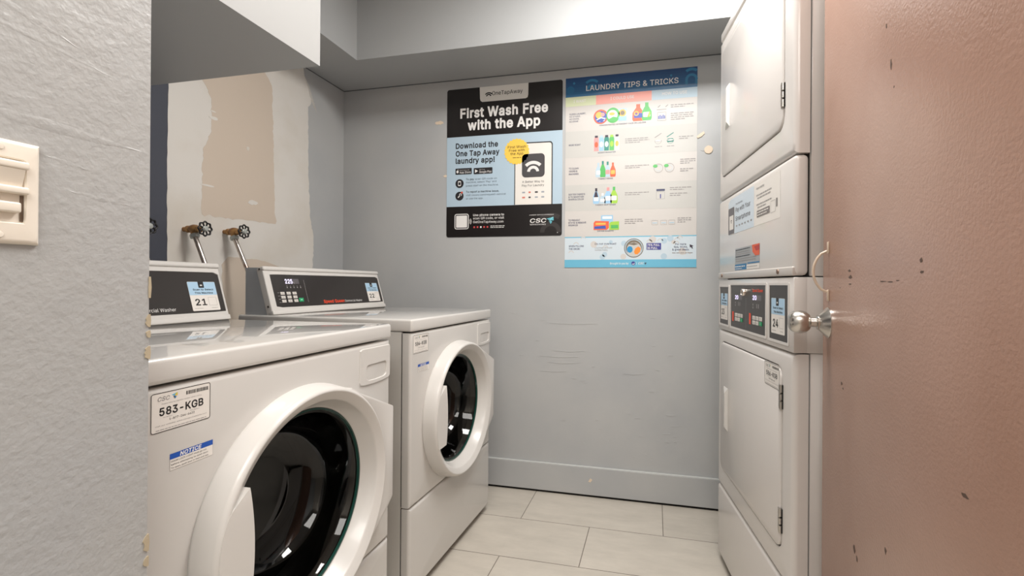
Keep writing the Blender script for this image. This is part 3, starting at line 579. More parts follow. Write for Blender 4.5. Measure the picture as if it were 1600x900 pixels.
for z, l, d in ((1.003, .018, .0045), (.984, .010, .004), (.958, .018, .006), (.690, .024, .007), (.664, .014, .005), (1.05, .03, .0010)):
    q = [(YN - d * rd.uniform(.5, 1.1) if abs(k) < 3 else YN - .0008, z + l * k / 6) for k in range(-3, 4)] + [(YN + .0016, z + l * .5), (YN + .0016 + .001 * rd.random(), z), (YN + .0016, z - l * .5)]
    B.loft([[(XN + .0012, p[0], p[1]) for p in q], [(XN - .012, p[0], p[1]) for p in q]], 1, cap0=True, cap1=True)
struct('wall_near', B, [PAINT_ROUGH, CHIP], 30)
B = MB(); B.box(XR, YR, 0, XR + .12, YW + .02, ZC); struct('wall_right', B, PAINT, 0)
B = MB(); B.box(XL - .12, YR - .12, 0, XR + .12, YR, ZC); struct('wall_rear', B, mat('hall paint', (196, 188, 178), .7), 0)

# soffit along the back and left walls, and the pale bulkhead over the first washer
SZ, SD, SL = 2.148, .3115, .3021
B = MB()
L = [(XL, YN), (XL + SL, YN), (XL + SL, YW - SD), (XR, YW - SD), (XR, YW), (XL, YW)]
B.loft([[(p[0], p[1], SZ) for p in L], [(p[0], p[1], ZC) for p in L]], 0, cap0=True, cap1=True)
B.box(XL, YW - .004, SZ - .003, XR, YW, SZ + .001, mi=1); B.box(XL, 1.1, SZ - .003, XL + .003, YW, SZ + .001, mi=1)  # thin dark lines where the soffit meets the walls
struct('trim_2', B, [PAINT_SOFFIT, mat('dark joint', (84, 88, 92), .7)], 0)
B = MB(); bx = Matrix.Identity(4)
B.box(XL + .0005, YN + .0005, 1.7046, -.9776, 1.1951, ZC - .0005, mi=0)
for i, f in enumerate(B.f):
    c = sum((B.v[k] for k in f), Vector()) / len(f)
    if c.z < 1.71: B.mi[i] = 1
struct('trim_3', B, [PAINT_BULK, PAINT_SOFFIT], 0)

# ------------------------------------------------------------------ brown door with knob and pull loop
YD0, YD1, DX = .0, 0, 0
dfar = Vector((.3868, 1.214, 0)); dyaw = R(6)
door = MB(); door.box(0, 0, .008, .86, .044, 2.04, .0025, seg=2)     # x along the leaf from its free edge, face at y=0
dark = [(.215, 1.088, .012, .004), (.222, 1.076, .016, .006), (.220, 1.062, .012, .003), (.150, 1.055, .006, .0015), (.165, .862, .012, .005), (.175, .853, .006, .003), (.395, 1.066, .020, .0015), (.425, 1.065, .016, .002), (.455, 1.067, .012, .0012), (.533, 1.092, .006, .005), (.535, 1.077, .008, .003), (.405, 1.459, .004, .006), (.425, 1.39, .005, .010), (.437, 1.352, .003, .003), (.257, .576, .012, .010), (.272, .566, .008, .008), (.414, .658, .005, .008), (.642, .838, .010, .004)]
for x, z, a, b in dark: door.prism(blob(x, z, a * .62, b * .62, 9, .4), -.0003, .001, 1)
dr = struct('door_1', door, [BROWN, mat('chip brown black', (86, 64, 52), .7)], 30)
dr.location = dfar; dr.rotation_euler = (0, 0, R(-90) - dyaw)
B = MB()   # knob: rosette cone, neck, rounded grip; axis -y
kx, kz = .055, .976
B.lathe([(.0345, 0), (.0345, -.002), (.0325, -.0045), (.0185, -.019), (.0165, -.0205)], (kx, 0, kz), n=40, cap0=True)
B.lathe([(.0165, -.020), (.0165, -.023), (.011, -.025), (.0105, -.036), (.013, -.039)], (kx, 0, kz), n=32)
B.lathe([(.0115, -.036), (.018, -.0385), (.0235, -.045), (.0262, -.054), (.0262, -.062), (.0245, -.070), (.0205, -.0765), (.014, -.0805), (.006, -.082), (.0001, -.0822)], (kx, 0, kz), n=40)
kn = fixn(obj('door_knob', B, NICKEL, dr))
B = MB()
a, b = 1.033, 1.149
pts = []
for k in range(17):
    t = k / 16; zz = a + (b - a) * t; s_ = math.sin(math.pi * t)
    pts.append((.055, -.004 - .027 * s_ ** .55, a + .012 + (b - a - .024) * t))
B.tube(pts, .0028, 10)
for z in (a + .004, b - .004): B.box(.0505, -.0035, z - .013, .0595, 0, z + .013, .0012, seg=2)
fixn(obj('pull_loop', B, mat('cream painted metal', (205, 186, 166), .35, coat=.2), dr))

# ------------------------------------------------------------------ dimmer plate on the near wall (x -> along wall, faces +X)
t = thing('dimmer_switch', 'cream wall dimmer switch with slider and faceplate on rough grey wall', 'switch', (XN, .354, 1.0985), R(90))
B = MB(); panel_hole(B, -.035, 0, .035, .1145, (-.0, .057), ray_rrect(0, .057, -.0212, .024, .0212, .0935, .001), -.0065, .0065, .0055, .004, n=12)
for z in (.0095, .105): B.lathe([(.0036, -.0068), (.0030, -.0078), (.0001, -.0080)], (0, 0, z), n=16)
fixn(obj('faceplate', B, CREAM, t))
B = MB(); B.box(-.0232, -.0035, .0243, .0232, 0, .0932, 0)
B.box(-.0225, -.0120, .083, .0225, -.003, .0915, .002); B.box(-.0228, -.0115, .0555, .0228, -.003, .0635, .002)
B.loft([[(-.0222, -.0035, .0640), (.0200, -.0035, .0640), (.0200, -.0035, .0828), (-.0222, -.0035, .0828)], [(-.0222, -.005, .0640), (.0190, -.005, .0640), (.0190, -.011, .0828), (-.0222, -.011, .0828)]], 0, cap1=True)
obj('paddle', B, CREAM, t)
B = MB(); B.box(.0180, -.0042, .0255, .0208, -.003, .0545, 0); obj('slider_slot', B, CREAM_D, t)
B = MB(); B.box(-.0215, -.0105, .0345, .0165, -.003, .046, .002); obj('slider', B, CREAM, t)

# ------------------------------------------------------------------ washers
WW = .6863
TILT = Matrix(((1, 0, 0, 0), (0, .9578, .2873, .56), (0, -.2873, .9578, .945), (0, 0, 0, 1)))
# panel frame: x right, z up the slope, -y outwards
vv = Vector((0, .2873, .9578)); nn = Vector((0, .9578, -.2873))
TILT = Matrix(((1, 0, 0, 0), (0, nn.y, vv.y, .56), (0, nn.z, vv.z, .945), (0, 0, 0, 1)))
DCX, DCZ = .335, .573

def bird(B, x, z, s, y, mi):   # the little folded-paper emblem
    for pts, k in ((((0, 0), (.5, .75), (-.9, .45)), 0), (((0, 0), (.95, .9), (.5, .75)), 1), (((0, 0), (1.0, -.05), (.95, .9)), 2), (((0, 0), (-.35, -.1), (.2, -.95)), 3), (((0, 0), (.2, -.95), (.62, -.3)), 4)):
        B.shape([(x + p[0] * s, z + p[1] * s) for p in pts], y - .00005 * k, mi[k])
def barcode(B, x0, z0, x1, z1, y, mi, seed=1):
    rr = random.Random(seed); q = x0
    while q < x1:
        w = rr.choice((.0006, .001, .0014)); B.rect(q, z0, min(q + w, x1), z1, y, mi); q += w + rr.choice((.0006, .0009, .0013))
EM = [mat('emblem sky', (96, 178, 214), .45), mat('emblem leaf', (150, 190, 70), .45), mat('emblem gold', (222, 186, 74), .45), mat('emblem dark', (64, 70, 84), .45), mat('emblem blue', (40, 124, 176), .45)]

def asset_label(num, parent, x0=.0155, z0=.8235, w=.099, h=.0625, seed=1, gap=0):
    B = MB(); B.prism(rrect(x0, z0, x0 + w, z0 + h, .004), -.0003 - gap, -.00002 - gap, 0)
    y = -.0005 - gap; B.frame(x0 + .0004, z0 + .0004, x0 + w - .0004, z0 + h - .0004, .0011, y, 1, .004)
    lab = obj('asset_label', B, [LABELW, DARKINK], parent, 0); lab['label'] = 'white label numbered ' + num
    B = MB()
    B.text('CSC', x0 + .010, z0 + h - .0135, .0064, y, 1, .03, w=.0185, shear=.2)
    bird(B, x0 + .0365, z0 + h - .0095, .0052, y, [2, 3, 4, 5, 6])
    barcode(B, x0 + .056, z0 + h - .0125, x0 + w - .005, z0 + h - .0065, y, 0, seed)
    B.text('Please refer to machine number when calling', x0 + w / 2, z0 + h - .0195, .0019, y, 1, 0, w=w * .66, align='c')
    B.text(num, x0 + w / 2, z0 + h - .0365, .0118, y, 0, .042, w=w * .735, align='c')
    B.text('For Service:', x0 + .019, z0 + h - .0408, .0019, y, 1); B.text('Para Servicio:', x0 + w - .020, z0 + h - .0408, .0019, y, 1, align='r')
    B.text('1-877-264-6622', x0 + w / 2, z0 + h - .0462, .0033, y, 0, .01, w=w * .42, align='c')
    B.text('Visit our website: www.cscserviceworks.com', x0 + w / 2, z0 + h - .0528, .0021, y, 1, 0, w=w * .86, align='c')
    B.greek(x0 + .008, z0 + .0035, w - .016, .0018, y, 1, seed)
    obj('lettering', B, [DARKINK, GREYINK] + EM, lab, 0)
    return lab
def notice_label(parent):
    B = MB(); x0, x1, z0, z1 = .0455, .1195, .758, .7848
    B.rect(x0, z0, x1, z1, -.0003, 1); B.rect(x0 + .0004, z0 + .0004, x1 - .0004, z1 - .0004, -.0004, 0); B.rect(x0, z1 - .0088, x1, z1, -.0005, 2)
    lab = obj('notice_label', B, [LABELW, GREYINK, BLUEINK], parent, 0); lab['label'] = 'small blue and white notice sticker'
    B = MB(); B.text('NOTICE', (x0 + x1) / 2 - .003, z1 - .0075, .0060, -.0007, 0, .05, w=.036, align='c', shear=.2)
    for k, s_ in enumerate(('DOOR LOCK LIGHT must go out', 'before attempting to open door.', 'To open, push door in then pull out.')):
        B.text(s_, x0 + .002, z1 - .0138 - k * .0052, .0026, -.0006, 1, 0, w=.064 if k != 0 else .060)
    obj('lettering', B, [WHITEINK, DARKINK], lab, 0)
def machine_sticker(num, parent, x0, z0, w, h, y, tf=None):
    """pale sticker: blue top with an app emblem, machine number below"""
    B = MB(); B.tf = tf
    B.prism(rrect(x0, z0, x0 + w, z0 + h, .003), y - .0002, y, 0); B.rect(x0 + .0004, z0 + h * .54, x0 + w - .0004, z0 + h - .0006, y - .0004, 1, .0025)
    B.rect(x0 + w * .37, z0 + h - .019 * h / .09, x0 + w * .57, z0 + h + .0006, y - .0006, 2, .0015)
    st = obj('machine_sticker', B, [LABELW, LABELB, DARKINK], parent, 0); st['label'] = 'pale blue and white sticker numbered ' + num
    B = MB(); B.tf = tf; k = h / .09
    cx, cz = x0 + w * .47, z0 + h - .012 * k
    B.ring(cx, cz - .003 * k, .0060 * k, .0018 * k, y - .0008, 1, 12, 45, 135); B.ring(cx, cz - .0028 * k, .0036 * k, .0015 * k, y - .0008, 1, 12, 20, 160)
    B.text('Scan to Select', x0 + w * .52, z0 + h * .70, .0052 * k, y - .0007, 0, .03, w=w * .74, align='c')
    B.text('This Machine', x0 + w * .52, z0 + h * .585, .0052 * k, y - .0007, 0, .03, w=w * .66, align='c')
    B.text(num, x0 + w * .14, z0 + h * .19, .0190 * k, y - .0007, 0, .035, w=w * .40)
    B.frame(x0 + w * .62, z0 + h * .17, x0 + w * .92, z0 + h * .46, .0006, y - .0006, 2, .002)
    B.greek(x0 + w * .08, z0 + h * .075, w * .3, .002 * k, y - .0006, 2, 3); B.greek(x0 + w * .68, z0 + h * .075, w * .22, .002 * k, y - .0006, 2, 5)
    obj('lettering', B, [DARKINK, WHITEINK, GREYINK], st, 0)
    return st

def make_washer(name, label, loc, rz, num, code):
    t = thing(name, label, 'washing machine', loc, rz, 'front loading washers')
    # body shell, open at the front
    B = MB(); y0, y1 = .036, .715
    for a in ((.003, y0, .03, .010, y1, .897), (WW - .010, y0, .03, WW - .003, y1, .897), (.003, y1 - .01, .03, WW - .003, y1, .897), (.003, y0, .03, WW - .003, y1, .04)): B.box(*a)
    B.box(.012, .06, .05, WW - .012, .064, .30, 0, 1)
    obj('cabinet', B, [mat('cabinet enamel', (206, 203, 198), .35), BLACK], t)
    B = MB(); B.box(.006, .031, .035, WW - .006, .037, .313, 0); 
    B.box(.006, .031, .32, .06, .037, .89, 0); B.box(WW - .06, .031, .32, WW - .006, .037, .89, 0); B.box(.006, .031, .84, WW - .006, .037, .89, 0)
    obj('inner_frame', B, BLACK, t)
    B = MB(); panel_hole(B, .0015, .3192, WW - .0015, .8935, (DCX, DCZ), ray_circle(DCX, DCZ, .203), 0, .031, .010, .03)
    fp = obj('front_panel', B, ENAMEL, t)
    c = MB(); c.prism([(.566, .800), (.578, .7945), (.65, .7945), (.662, .800), (.662, .833), (.657, .8375), (.571, .8375), (.566, .833)], -.02, .0305); bool_cut(fp, c)
    B = MB(); panel_hole(B, .0015, .0285, WW - .0015, .3155, (.34, .17), ray_circle(.34, .17, .01), 0, .031, .012, .0); B.poly([(.34 + .0115 * math.cos(a * .2618), -.0, .17 + .0115 * math.sin(a * .2618)) for a in range(24)])
    obj('lower_panel', B, ENAMEL, t)
    for x in (.06, WW - .06):
        for y in (.07, .65):
            B = MB(); B.lathe([(.014, .031), (.014, .012), (.022, .010), (.024, 0)], (x, y, 0), 'z', 16, cap1=True, cap0=True); fixn(obj('foot', B, RUBBER, t))
    B = MB(); B.box(0, -.004, .8985, WW, .715, .9398, .0075, seg=4); obj('lid', B, LIDE, t)
    # door: ring, hinge wing, grip
    B = MB()
    B.lathe([(.2590, 0), (.2605, -.003), (.2605, -.006), (.2545, -.0420), (.2530, -.0455), (.2505, -.0490), (.2475, -.0512), (.2450, -.0516), (.2435, -.0510), (.2275, -.0415), (.2255, -.0398), (.2238, -.0370), (.2228, -.0340), (.2090, -.0060), (.2065, -.0030), (.2055, -.002), (.2050, .012)], (DCX, 0, DCZ), n=128)
    wing = [(DCX + .10, DCZ - .235), (.600, .432), (.6345, .462), (.6370, .7155), (.632, .7185), (.520, .766), (DCX + .10, DCZ + .235)]
    wing = [(a, b) for a, b in wing]
    # the wing hugs the ring: inner edge follows the circle
    arc = [(DCX + .246 * math.cos(R(a)), DCZ + .246 * math.sin(R(a))) for a in range(64, -65, -8)]
    hull = [(DCX + .2585 * math.cos(R(a)), DCZ + .2585 * math.sin(R(a))) for a in (-64, -58, -52, -46)] + [(.598, .4345), (.632, .4600), (.6360, .4660), (.6370, .7120), (.6340, .7165)] + [(DCX + .2585 * math.cos(R(a)), DCZ + .2585 * math.sin(R(a))) for a in (55, 60, 64)]
    B.prism(hull + arc, -.0415, 0, 0, .003)
    door = obj('door', B, PLASTIC, t, 40); fixn(door)
    B = MB()
    zs = [.6985 - i * .2085 / 20 for i in range(21)]
    def edge_r(z): q = (z - .59) / .108; return .1490 - .0105 * q * q
    def edge_l(z): return DCX - math.sqrt(.2480 ** 2 - (z - DCZ) ** 2)
    def yat(x, z): l, r_ = edge_l(z), edge_r(z); return -.0560 - .0130 * max(0, min(1, (x - l) / (r_ - l)))
    front = [(edge_l(z), -.0520, z - (.026 if z > .6 else .008) * abs((z - .594) / .105) ** 4) for z in zs] + [(edge_r(z), -.0600, z) for z in zs[::-1]]
    back = [(p[0], -.024, p[2]) for p in front]
    n_ = 21
    fi = [B.put(p) for p in front]; bi = [B.put(p) for p in back]
    for i in range(n_ - 1): B.face((fi[i], fi[i + 1], fi[2 * n_ - 2 - i], fi[2 * n_ - 1 - i])); B.face((bi[i], bi[2 * n_ - 1 - i], bi[2 * n_ - 2 - i], bi[i + 1]))
    for i in range(2 * n_): j = (i + 1) % (2 * n_); B.face((fi[i], bi[i], bi[j], fi[j]))
    fixn(obj('grip', B, PLASTIC, door, 40))
    B = MB(); B.lathe([(.2052, .0), (.2045, -.003), (.2005, -.003), (.1995, .004)], (DCX, 0, DCZ), n=96); obj('glass_rim', B, TEAL, door)
    B = MB(); B.lathe([(.2005, .003), (.194, .004), (.187, .018), (.176, .060), (.162, .095), (.140, .112), (.09, .118), (.0005, .120)], (DCX, 0, DCZ), n=96); obj('glass_bowl', B, GLASS, door)
    B = MB(); B.lathe([(.203, .030), (.214, .04), (.214, .07), (.205, .085), (.198, .10)], (DCX, 0, DCZ), n=64); obj('gasket', B, RUBBER, t)
    B = MB(); B.lathe([(.198, .10), (.235, .112), (.242, .125), (.242, .42), (.235, .44), (.0005, .455)], (DCX, 0, DCZ), n=72)
    for a in (40, 160, 280):
        c_, s_ = math.cos(R(a)), math.sin(R(a)); e = Vector((-s_, 0, c_)); q = Vector((DCX + .24 * c_, 0, DCZ + .24 * s_)); i_ = Vector((-c_, 0, -s_))
        B.loft([[q + e * .035 + Vector((0, y, 0)) for y in (.13, .42)], [q + i_ * .05 + e * .012 + Vector((0, y, 0)) for y in (.15, .40)], [q + i_ * .05 - e * .012 + Vector((0, y, 0)) for y in (.15, .40)], [q - e * .035 + Vector((0, y, 0)) for y in (.13, .42)]], 0, closed=False)
    obj('drum', B, DRUM, t)
    # detergent drawer
    B = MB(); ol = [(.537, .7905), (.545, .7865), (.58, .7842), (.61, .7835), (.64, .7842), (.672, .7870), (.680, .7915), (.681, .876), (.6775, .8810), (.545, .8825), (.538, .8785)]
    pk = [(.5665, .8005), (.578, .7950), (.61, .7935), (.65, .7950), (.6615, .8005), (.6620, .830), (.656, .8370), (.572, .8370), (.566, .830)]
    import mathutils.geometry as mg
    pkc = (.614, .816)
    def ray_poly(pts):
        def fn(a):
            d = Vector((math.cos(a), math.sin(a))); o_ = Vector(pkc); best = None
            for i in range(len(pts)):
                h = mg.intersect_line_line_2d(o_, o_ + d * .5, Vector(pts[i - 1]), Vector(pts[i]))
                if h: best = h if best is None or (h - o_).length > (best - o_).length else best
            return tuple(best if best is not None else o_)
        return fn
    A = [2 * math.pi * k / 72 + .01 for k in range(72)]
    fo, fi = ray_poly(ol), ray_poly(pk)
    O = [fo(a) for a in A]; I = [fi(a) for a in A]
    def sc(P, s_): return [(pkc[0] + (p[0] - pkc[0]) * s_, pkc[1] + (p[1] - pkc[1]) * s_) for p in P]
    floor = [(p[0], .027 if p[1] > .822 else .027 - (.822 - p[1]) * .85, p[1]) for p in sc(I, .94)]
    B.loft([[(p[0], .0005, p[1]) for p in O], [(p[0], -.0022, p[1]) for p in sc(O, .996)], [(p[0], -.0032, p[1]) for p in sc(O, .982)], [(p[0], -.0032, p[1]) for p in sc(I, 1.03)], [(p[0], -.0024, p[1]) for p in I], [(p[0], .004, p[1]) for p in sc(I, .985)], floor], 0, cap1=True)
    dd = obj('detergent_drawer', B, PLASTIC, t, 18)
    asset_label(code, t, seed=len(code) + ord(code[2])); notice_label(t)
    # console
    B = MB(); sec = [(.585, .9398), (.632, 1.112), (.69, 1.112), (.69, .9398)]
    B.loft([[(x, p[0], p[1]) for p in sec] for x in (.010, WW - .010)], 0, cap0=True, cap1=True)
    con = obj('console', B, GALV, t); fixn(con)
    B = MB(); B.tf = TILT
    panel_hole(B, .005, .0, .6815, .176, (.34, .086), ray_rrect(.34, .086, .031, .0225, .6745, .1495, .002), 0, .026, .004, .003, n=16)
    B.box(.0035, -.006, .163, .6830, .022, .1795, .006, seg=4)
    B.box(.0045, -.0035, -.004, .6820, .02, .012, .003)
    bz = obj('bezel', B, PLASTIC, con); fixn(bz)
    for x, s_ in ((.0052, 1), (.6813, -1)):
        for z in (.03, .172):
            B = MB(); B.tf = TILT; B.lathe([(.0042, 0), (.0036, -.0015 * s_), (.0001, -.0018 * s_)], (x - .001 * s_, .012, z), 'x', 14)
            obj('screw', B, mat('dark screw', (92, 86, 80), .4, metal=.7), con)
    B = MB(); B.tf = TILT; B.rect(.0305, .022, .675, .150, .0022, 0); cp = obj('control_panel', B, PANELBLK, con, 0)
    y = .0016; B = MB(); B.tf = TILT
    B.rect(.1605, .1125, .1625, .133, y, 3) if False else None
    B.rect(.094, .1130, .132, .1335, y, 4); B.rect(.134, .1135, .1625, .1335, y, 4)
    if num == '22': B.text('225', .0945, .1150, .0165, y - .0003, 2, .03, w=.036)
    B.shape([(.134, .1145), (.139, .1145), (.134, .126)], y - .0003, 3)
    for k in range(5):
        q = .097 + k * .0165; B.disc(q + .002, .1055, .0014, y, 3); B.rect(q, .0965, q + .004, .1025, y, 3)
    B.rect(.1875, .038, .1888, .130, y, 3)
    for k in range(4): B.greek(.048, .0775 - k * .0125, .011, .003, y, 3, k)
    B.text('Speed Queen', .2712, .0315, .0125, y, 1, .045, w=.125); B.text('Commercial Washer', .4000, .0315, .0098, y, 0, .0, w=.118)
    obj('lettering', B, [WHITEINK, REDINK, LED, GREYINK, LCD], cp, 0)
    for r_ in range(3):
        for c_ in range(3):
            B = MB(); B.tf = TILT; x = .0605 + c_ * .0285; z = .0705 - r_ * .0150; B.box(x, .0005, z, x + .0195, .0022, z + .0112, .0008, seg=2); B.text('123456789'[r_ * 3 + c_], x + .0097, z + .0035, .0045, .0002, 1, .02, align='c')
            obj('key', B, [KEYW, GREYINK], cp)
    B = MB(); B.tf = TILT; B.box(.1425, .0003, .0410, .1655, .0022, .0565, .0012, seg=2); B.rect(.149, .0465, .1585, .051, .0000, 1)
    k = obj('key', B, [KEYG, mat('pale green print', (140, 214, 176), .5)], cp); k['label'] = 'green start key'
    machine_sticker(num, con, .5675, .0285, .0895, .0905, .0019, TILT)
    # dark water outlet slot seen on the lid behind the console reflection
    return t
def wplace(x, y, a):
    t_ = R(a); d = Vector((math.sin(t_), -math.cos(t_), 0)); return Vector((x, y, 0)) + d * WW, R(90 + a)
l1, r1 = wplace(-.7541, 1.2226, .7123); l2, r2_ = wplace(-.7521, 2.0642, -2.0434)
make_washer('washing_machine', 'nearer white front loading washer numbered 21, beside the rough grey wall', l1, r1, '21', '583-KGB')
make_washer('washing_machine', 'farther white front loading washer numbered 22, beside the poster wall', l2, r2_, '22', '584-KGB')

# ------------------------------------------------------------------ stacked dryers (one unit)
DW = .6754
def make_dryer():
    a = R(7.5732)
    t = thing('stacked_dryer', 'tall white stacked dryer pair numbered 23 and 24 by the brown door', 'dryer', (.244, 1.9166, 0), R(-90) + a)
    B = MB(); B.box(.002, .040, .03, DW - .002, .71, .892, .003, seg=2); B.box(.002, .040, 1.0825, DW - .002, .71, 2.035, .003, seg=2); B.box(.001, .030, .8925, DW - .001, .70, 1.080, .002, seg=2)
    B.box(.03, .06, 0.0, DW - .03, .68, .032, 0, 1); B.box(.012, .030, .04, DW - .012, .045, 2.02, 0, 1)
    obj('cabinet', B, [ENAMEL2, BLACK], t)
    def front(z0, z1, hole):
        B = MB(); panel_hole(B, .0, z0, DW, z1, ((hole[0] + hole[2]) / 2, (hole[1] + hole[3]) / 2), ray_rrect((hole[0] + hole[2]) / 2, (hole[1] + hole[3]) / 2, *hole, .034), 0, .036, .014, .012, n=28)
        B.box(hole[0] - .006, .0115, hole[1] - .006, hole[2] + .006, .014, hole[3] + .006, 0, 1)
        obj('front_frame', B, [ENAMEL2, BLACK], t)
    U = (.033, 1.4665, .6135, 1.955); Lw = (.038, .3690, .6115, .8490)
    front(1.3855, 1.996, U); front(.2985, .8900, Lw)
    B = MB(); B.box(0, .001, 1.998, DW, .036, 2.038, .010, seg=4); obj('top_strip', B, ENAMEL2, t)
    def plain(name, z0, z1):
        B = MB(); B.box(.0, 0, z0, DW, .036, z1, .013, seg=5); return obj(name, B, ENAMEL2, t)
    plain('access_panel', 1.0835, 1.3830); plain('access_panel', .0300, .2960)
    B = MB(); B.box(.004, -.0035, 1.0835, DW - .004, .01, 1.1060, .003)  # lower bevel of the panel; its downward-facing shade is put into the grey
    for x in (.055, .585): B.lathe([(.007, -.0035), (.006, -.006), (.0001, -.0065)], (x, 0, 1.0955), n=16, mi=1)
    obj('lower_bevel_strip', B, [mat('bevel shade grey', (196, 190, 185), .35, metal=.15), mat('rusty screw', (128, 106, 92), .5, metal=.5)], t)
    def dryer_door(H, hz, hin):
        x0, z0, x1, z1 = H[0] + .0035, H[1] + .0035, H[2] - .0045, H[3] - .0035
        B = MB()
        B.loft([[(p[0], y, p[1]) for p in rrect(x0 + i, z0 + i, x1 - i, z1 - i, .031 - i, 8)] for i, y in ((0, .011), (0, -.0005), (.0009, -.0024), (.003, -.0035))], 0, cap1=True)
        d = fixn(obj('door', B, ENAMEL2, t, 40))
        # pull: raised rim round an open slot
        a0, a1, q0, q1 = .088, .138, hz[0], hz[1]
        B = MB()
        B.loft([[(a0, -.0035, q0), (a1, -.0035, q0), (a1, -.0035, q1), (a0, -.0035, q1)], [(a0 + .003, -.0055, q0 + .008), (a1 - .001, -.0150, q0 + .016), (a1 - .001, -.0150, q1 - .016), (a0 + .003, -.0055, q1 - .008)],
                [(a0 + .007, -.0055, q0 + .013), (a1 - .010, -.0145, q0 + .022), (a1 - .010, -.0145, q1 - .022), (a0 + .007, -.0055, q1 - .013)], [(a0 + .009, -.0036, q0 + .014), (a1 - .010, -.0036, q0 + .023), (a1 - .010, -.0036, q1 - .023), (a0 + .009, -.0036, q1 - .014)]])
        B.rect(a0 + .008, q0 + .013, a1 - .009, q1 - .013, -.0037, 1)  # slot floor coloured darker to stand in for its shade
        fixn(obj('handle', B, [PLASTIC, mat('handle recess shade', (120, 116, 112), .6)], d, 25))
        for z in hin:
            B = MB(); x = x1 + .001
            B.box(x - .009, -.0055, z - .031, x + .001, -.0033, z + .031, .0006, seg=1)
            for k in (-1, 0, 1): B.lathe([(.0042, -.0095 if k else -.0075), (.0042, .0095 if k else .0075)], (x + .003, -.0045, z + k * .0215), 'z', 14, cap0=True, cap1=True)
            B.box(x + .001, -.0020, z - .031, x + .008, .002, z + .031, 0, 1)
            fixn(obj('hinge', B, [STEEL, BLACK], d))
        return d
    du = dryer_door(U, (1.634, 1.790), (1.868, 1.553)); du['label'] = 'upper dryer door'
    dl = dryer_door(Lw, (.532, .686), (.770, .449)); dl['label'] = 'lower dryer door'
    asset_label('586-KGB', t, .496, .7830, .1045, .0640, seed=4, gap=.0036)
    # console with three black windows
    B = MB(); B.box(0, .000, .8925, DW, .032, 1.0800, .003, seg=2)
    for x0, z0, x1, z1 in ((.014, .908, .139, 1.0595), (.1535, .9075, .4995, 1.0665), (.515, .9065, .651, 1.0665)): B.frame(x0, z0, x1, z1, .0068, -.0022, 0, .003); B.loft([[(p[0], y, p[1]) for p in rrect(x0, z0, x1, z1, .003)] for y in (-.0022, .001)], 0); B.loft([[(p[0], y, p[1]) for p in rrect(x0 + .0068, z0 + .0068, x1 - .0068, z1 - .0068, .0004)] for y in (-.0022, .001)], 0)
    con = obj('console', B, ENAMEL2, t)
    pans = []
    for x0, z0, x1, z1 in ((.0205, .9145, .1325, 1.053), (.160, .914, .493, 1.060), (.5215, .913, .6445, 1.060)):
        B = MB(); B.rect(x0, z0, x1, z1, -.0006); pans.append(obj('control_panel', B, PANELBLK, con, 0))
    y = -.0010; B = MB()
    for dx, k in ((.0, 0), (.1745, 1)):
        B.rect(.209 + dx, 1.0105 + k * .003, .284 + dx, 1.0265 + k * .003, y, 4); B.text('20', .2105 + dx, 1.0120 + k * .003, .0130, y - .0003, 2, .03, w=.034)
        for i in range(2): B.rect(.2105 + dx, .9880 + i * .0090, .2175 + dx, .9940 + i * .009, y, 3); B.rect(.243 + dx + i * .015, .990, .249 + dx + i * .015, 1.003, y, 3)
        B.rect(.1785 + dx, .9345 + k * .003, .1945 + dx, .9680 + k * .004, y, 1)
        for rr in range(2):
            for c_ in range(3):
                bx0 = .2115 + dx + c_ * .0285; bz0 = .9520 - rr * .0143 + k * .002
                K = MB(); gk = rr == 1 and c_ == 2; K.box(bx0, -.0022, bz0, bx0 + .0225, -.0006, bz0 + .0118, .0007, 0, 2); K.text('1234\u2022>'[rr * 3 + c_], bx0 + .0112, bz0 + .003, .0058, -.0024, 1, .0, align='c')
                ko = obj('key', K, [KEYG, WHITEINK] if gk else [KEYW, DARKINK], pans[1], 0)
                if gk: ko['label'] = 'green start key'
    B.rect(.3215, .920, .3232, 1.018, y, 3); B.text('Speed Queen', .3825, 1.0395, .0085, y, 1, .04, w=.088)
    obj('lettering', B, [WHITEINK, REDINK, LED, GREYINK, LCD, KEYG, KEYW, DARKINK], pans[1], 0)
    B = MB(); B.lathe([(.0125, 0), (.0125, -.009), (.0112, -.0115), (.0095, -.0120), (.0088, -.0105), (.0001, -.0105)], (.314, 0, 1.0365), n=28); B.rect(.3125, 1.031, .3155, 1.042, -.0108, 1)
    fixn(obj('key_lock', B, [mat('polished lock', (225, 215, 205), .15, metal=1), BLACK], con))
    machine_sticker('23', con, .0345, .9320, .0865, .0970, -.0008); machine_sticker('24', con, .5350, .9300, .0895, .0950, -.0008)
    # pay label on the upper access panel
    x0, z0, x1, z1 = .1200, 1.2390, .3900, 1.3650; y = -.0003
    B = MB(); B.rect(x0 + .02, z0, .5900, z1, y, 0, .004); B.shape([(.195, z0), (x1, z0), (x1, z1), (.15, z1), (.125, z1 - .01), (.125, z1 - .03), (.195, z1 - .034)], y - .0002, 1)
    pl_ = obj('payment_label', B, [LABELW, mat('soft blue print', (200, 212, 222), .45)], t, 0); pl_['label'] = 'pale blue and white payment label'
    y = -.0009; B = MB()
    B.rect(.1250, 1.2410, .1930, 1.3340, y, 3, .005); B.rect(.1380, 1.2560, .1850, 1.3060, y - .0002, 2, .002)
    B.ring(.1610, 1.2800, .0110, .0035, y - .0004, 3, 14, 35, 145); B.ring(.1610, 1.2780, .0060, .003, y - .0004, 3, 12, 10, 170)
    B.text('OneTapAway', .2095, 1.3360, .0060, y, 3, 0, w=.072); B.text('Pay with Your', .2085, 1.3110, .0150, y, 3, .012, w=.150); B.text('Smartphone', .2085, 1.2810, .0150, y, 3, .012, w=.148)
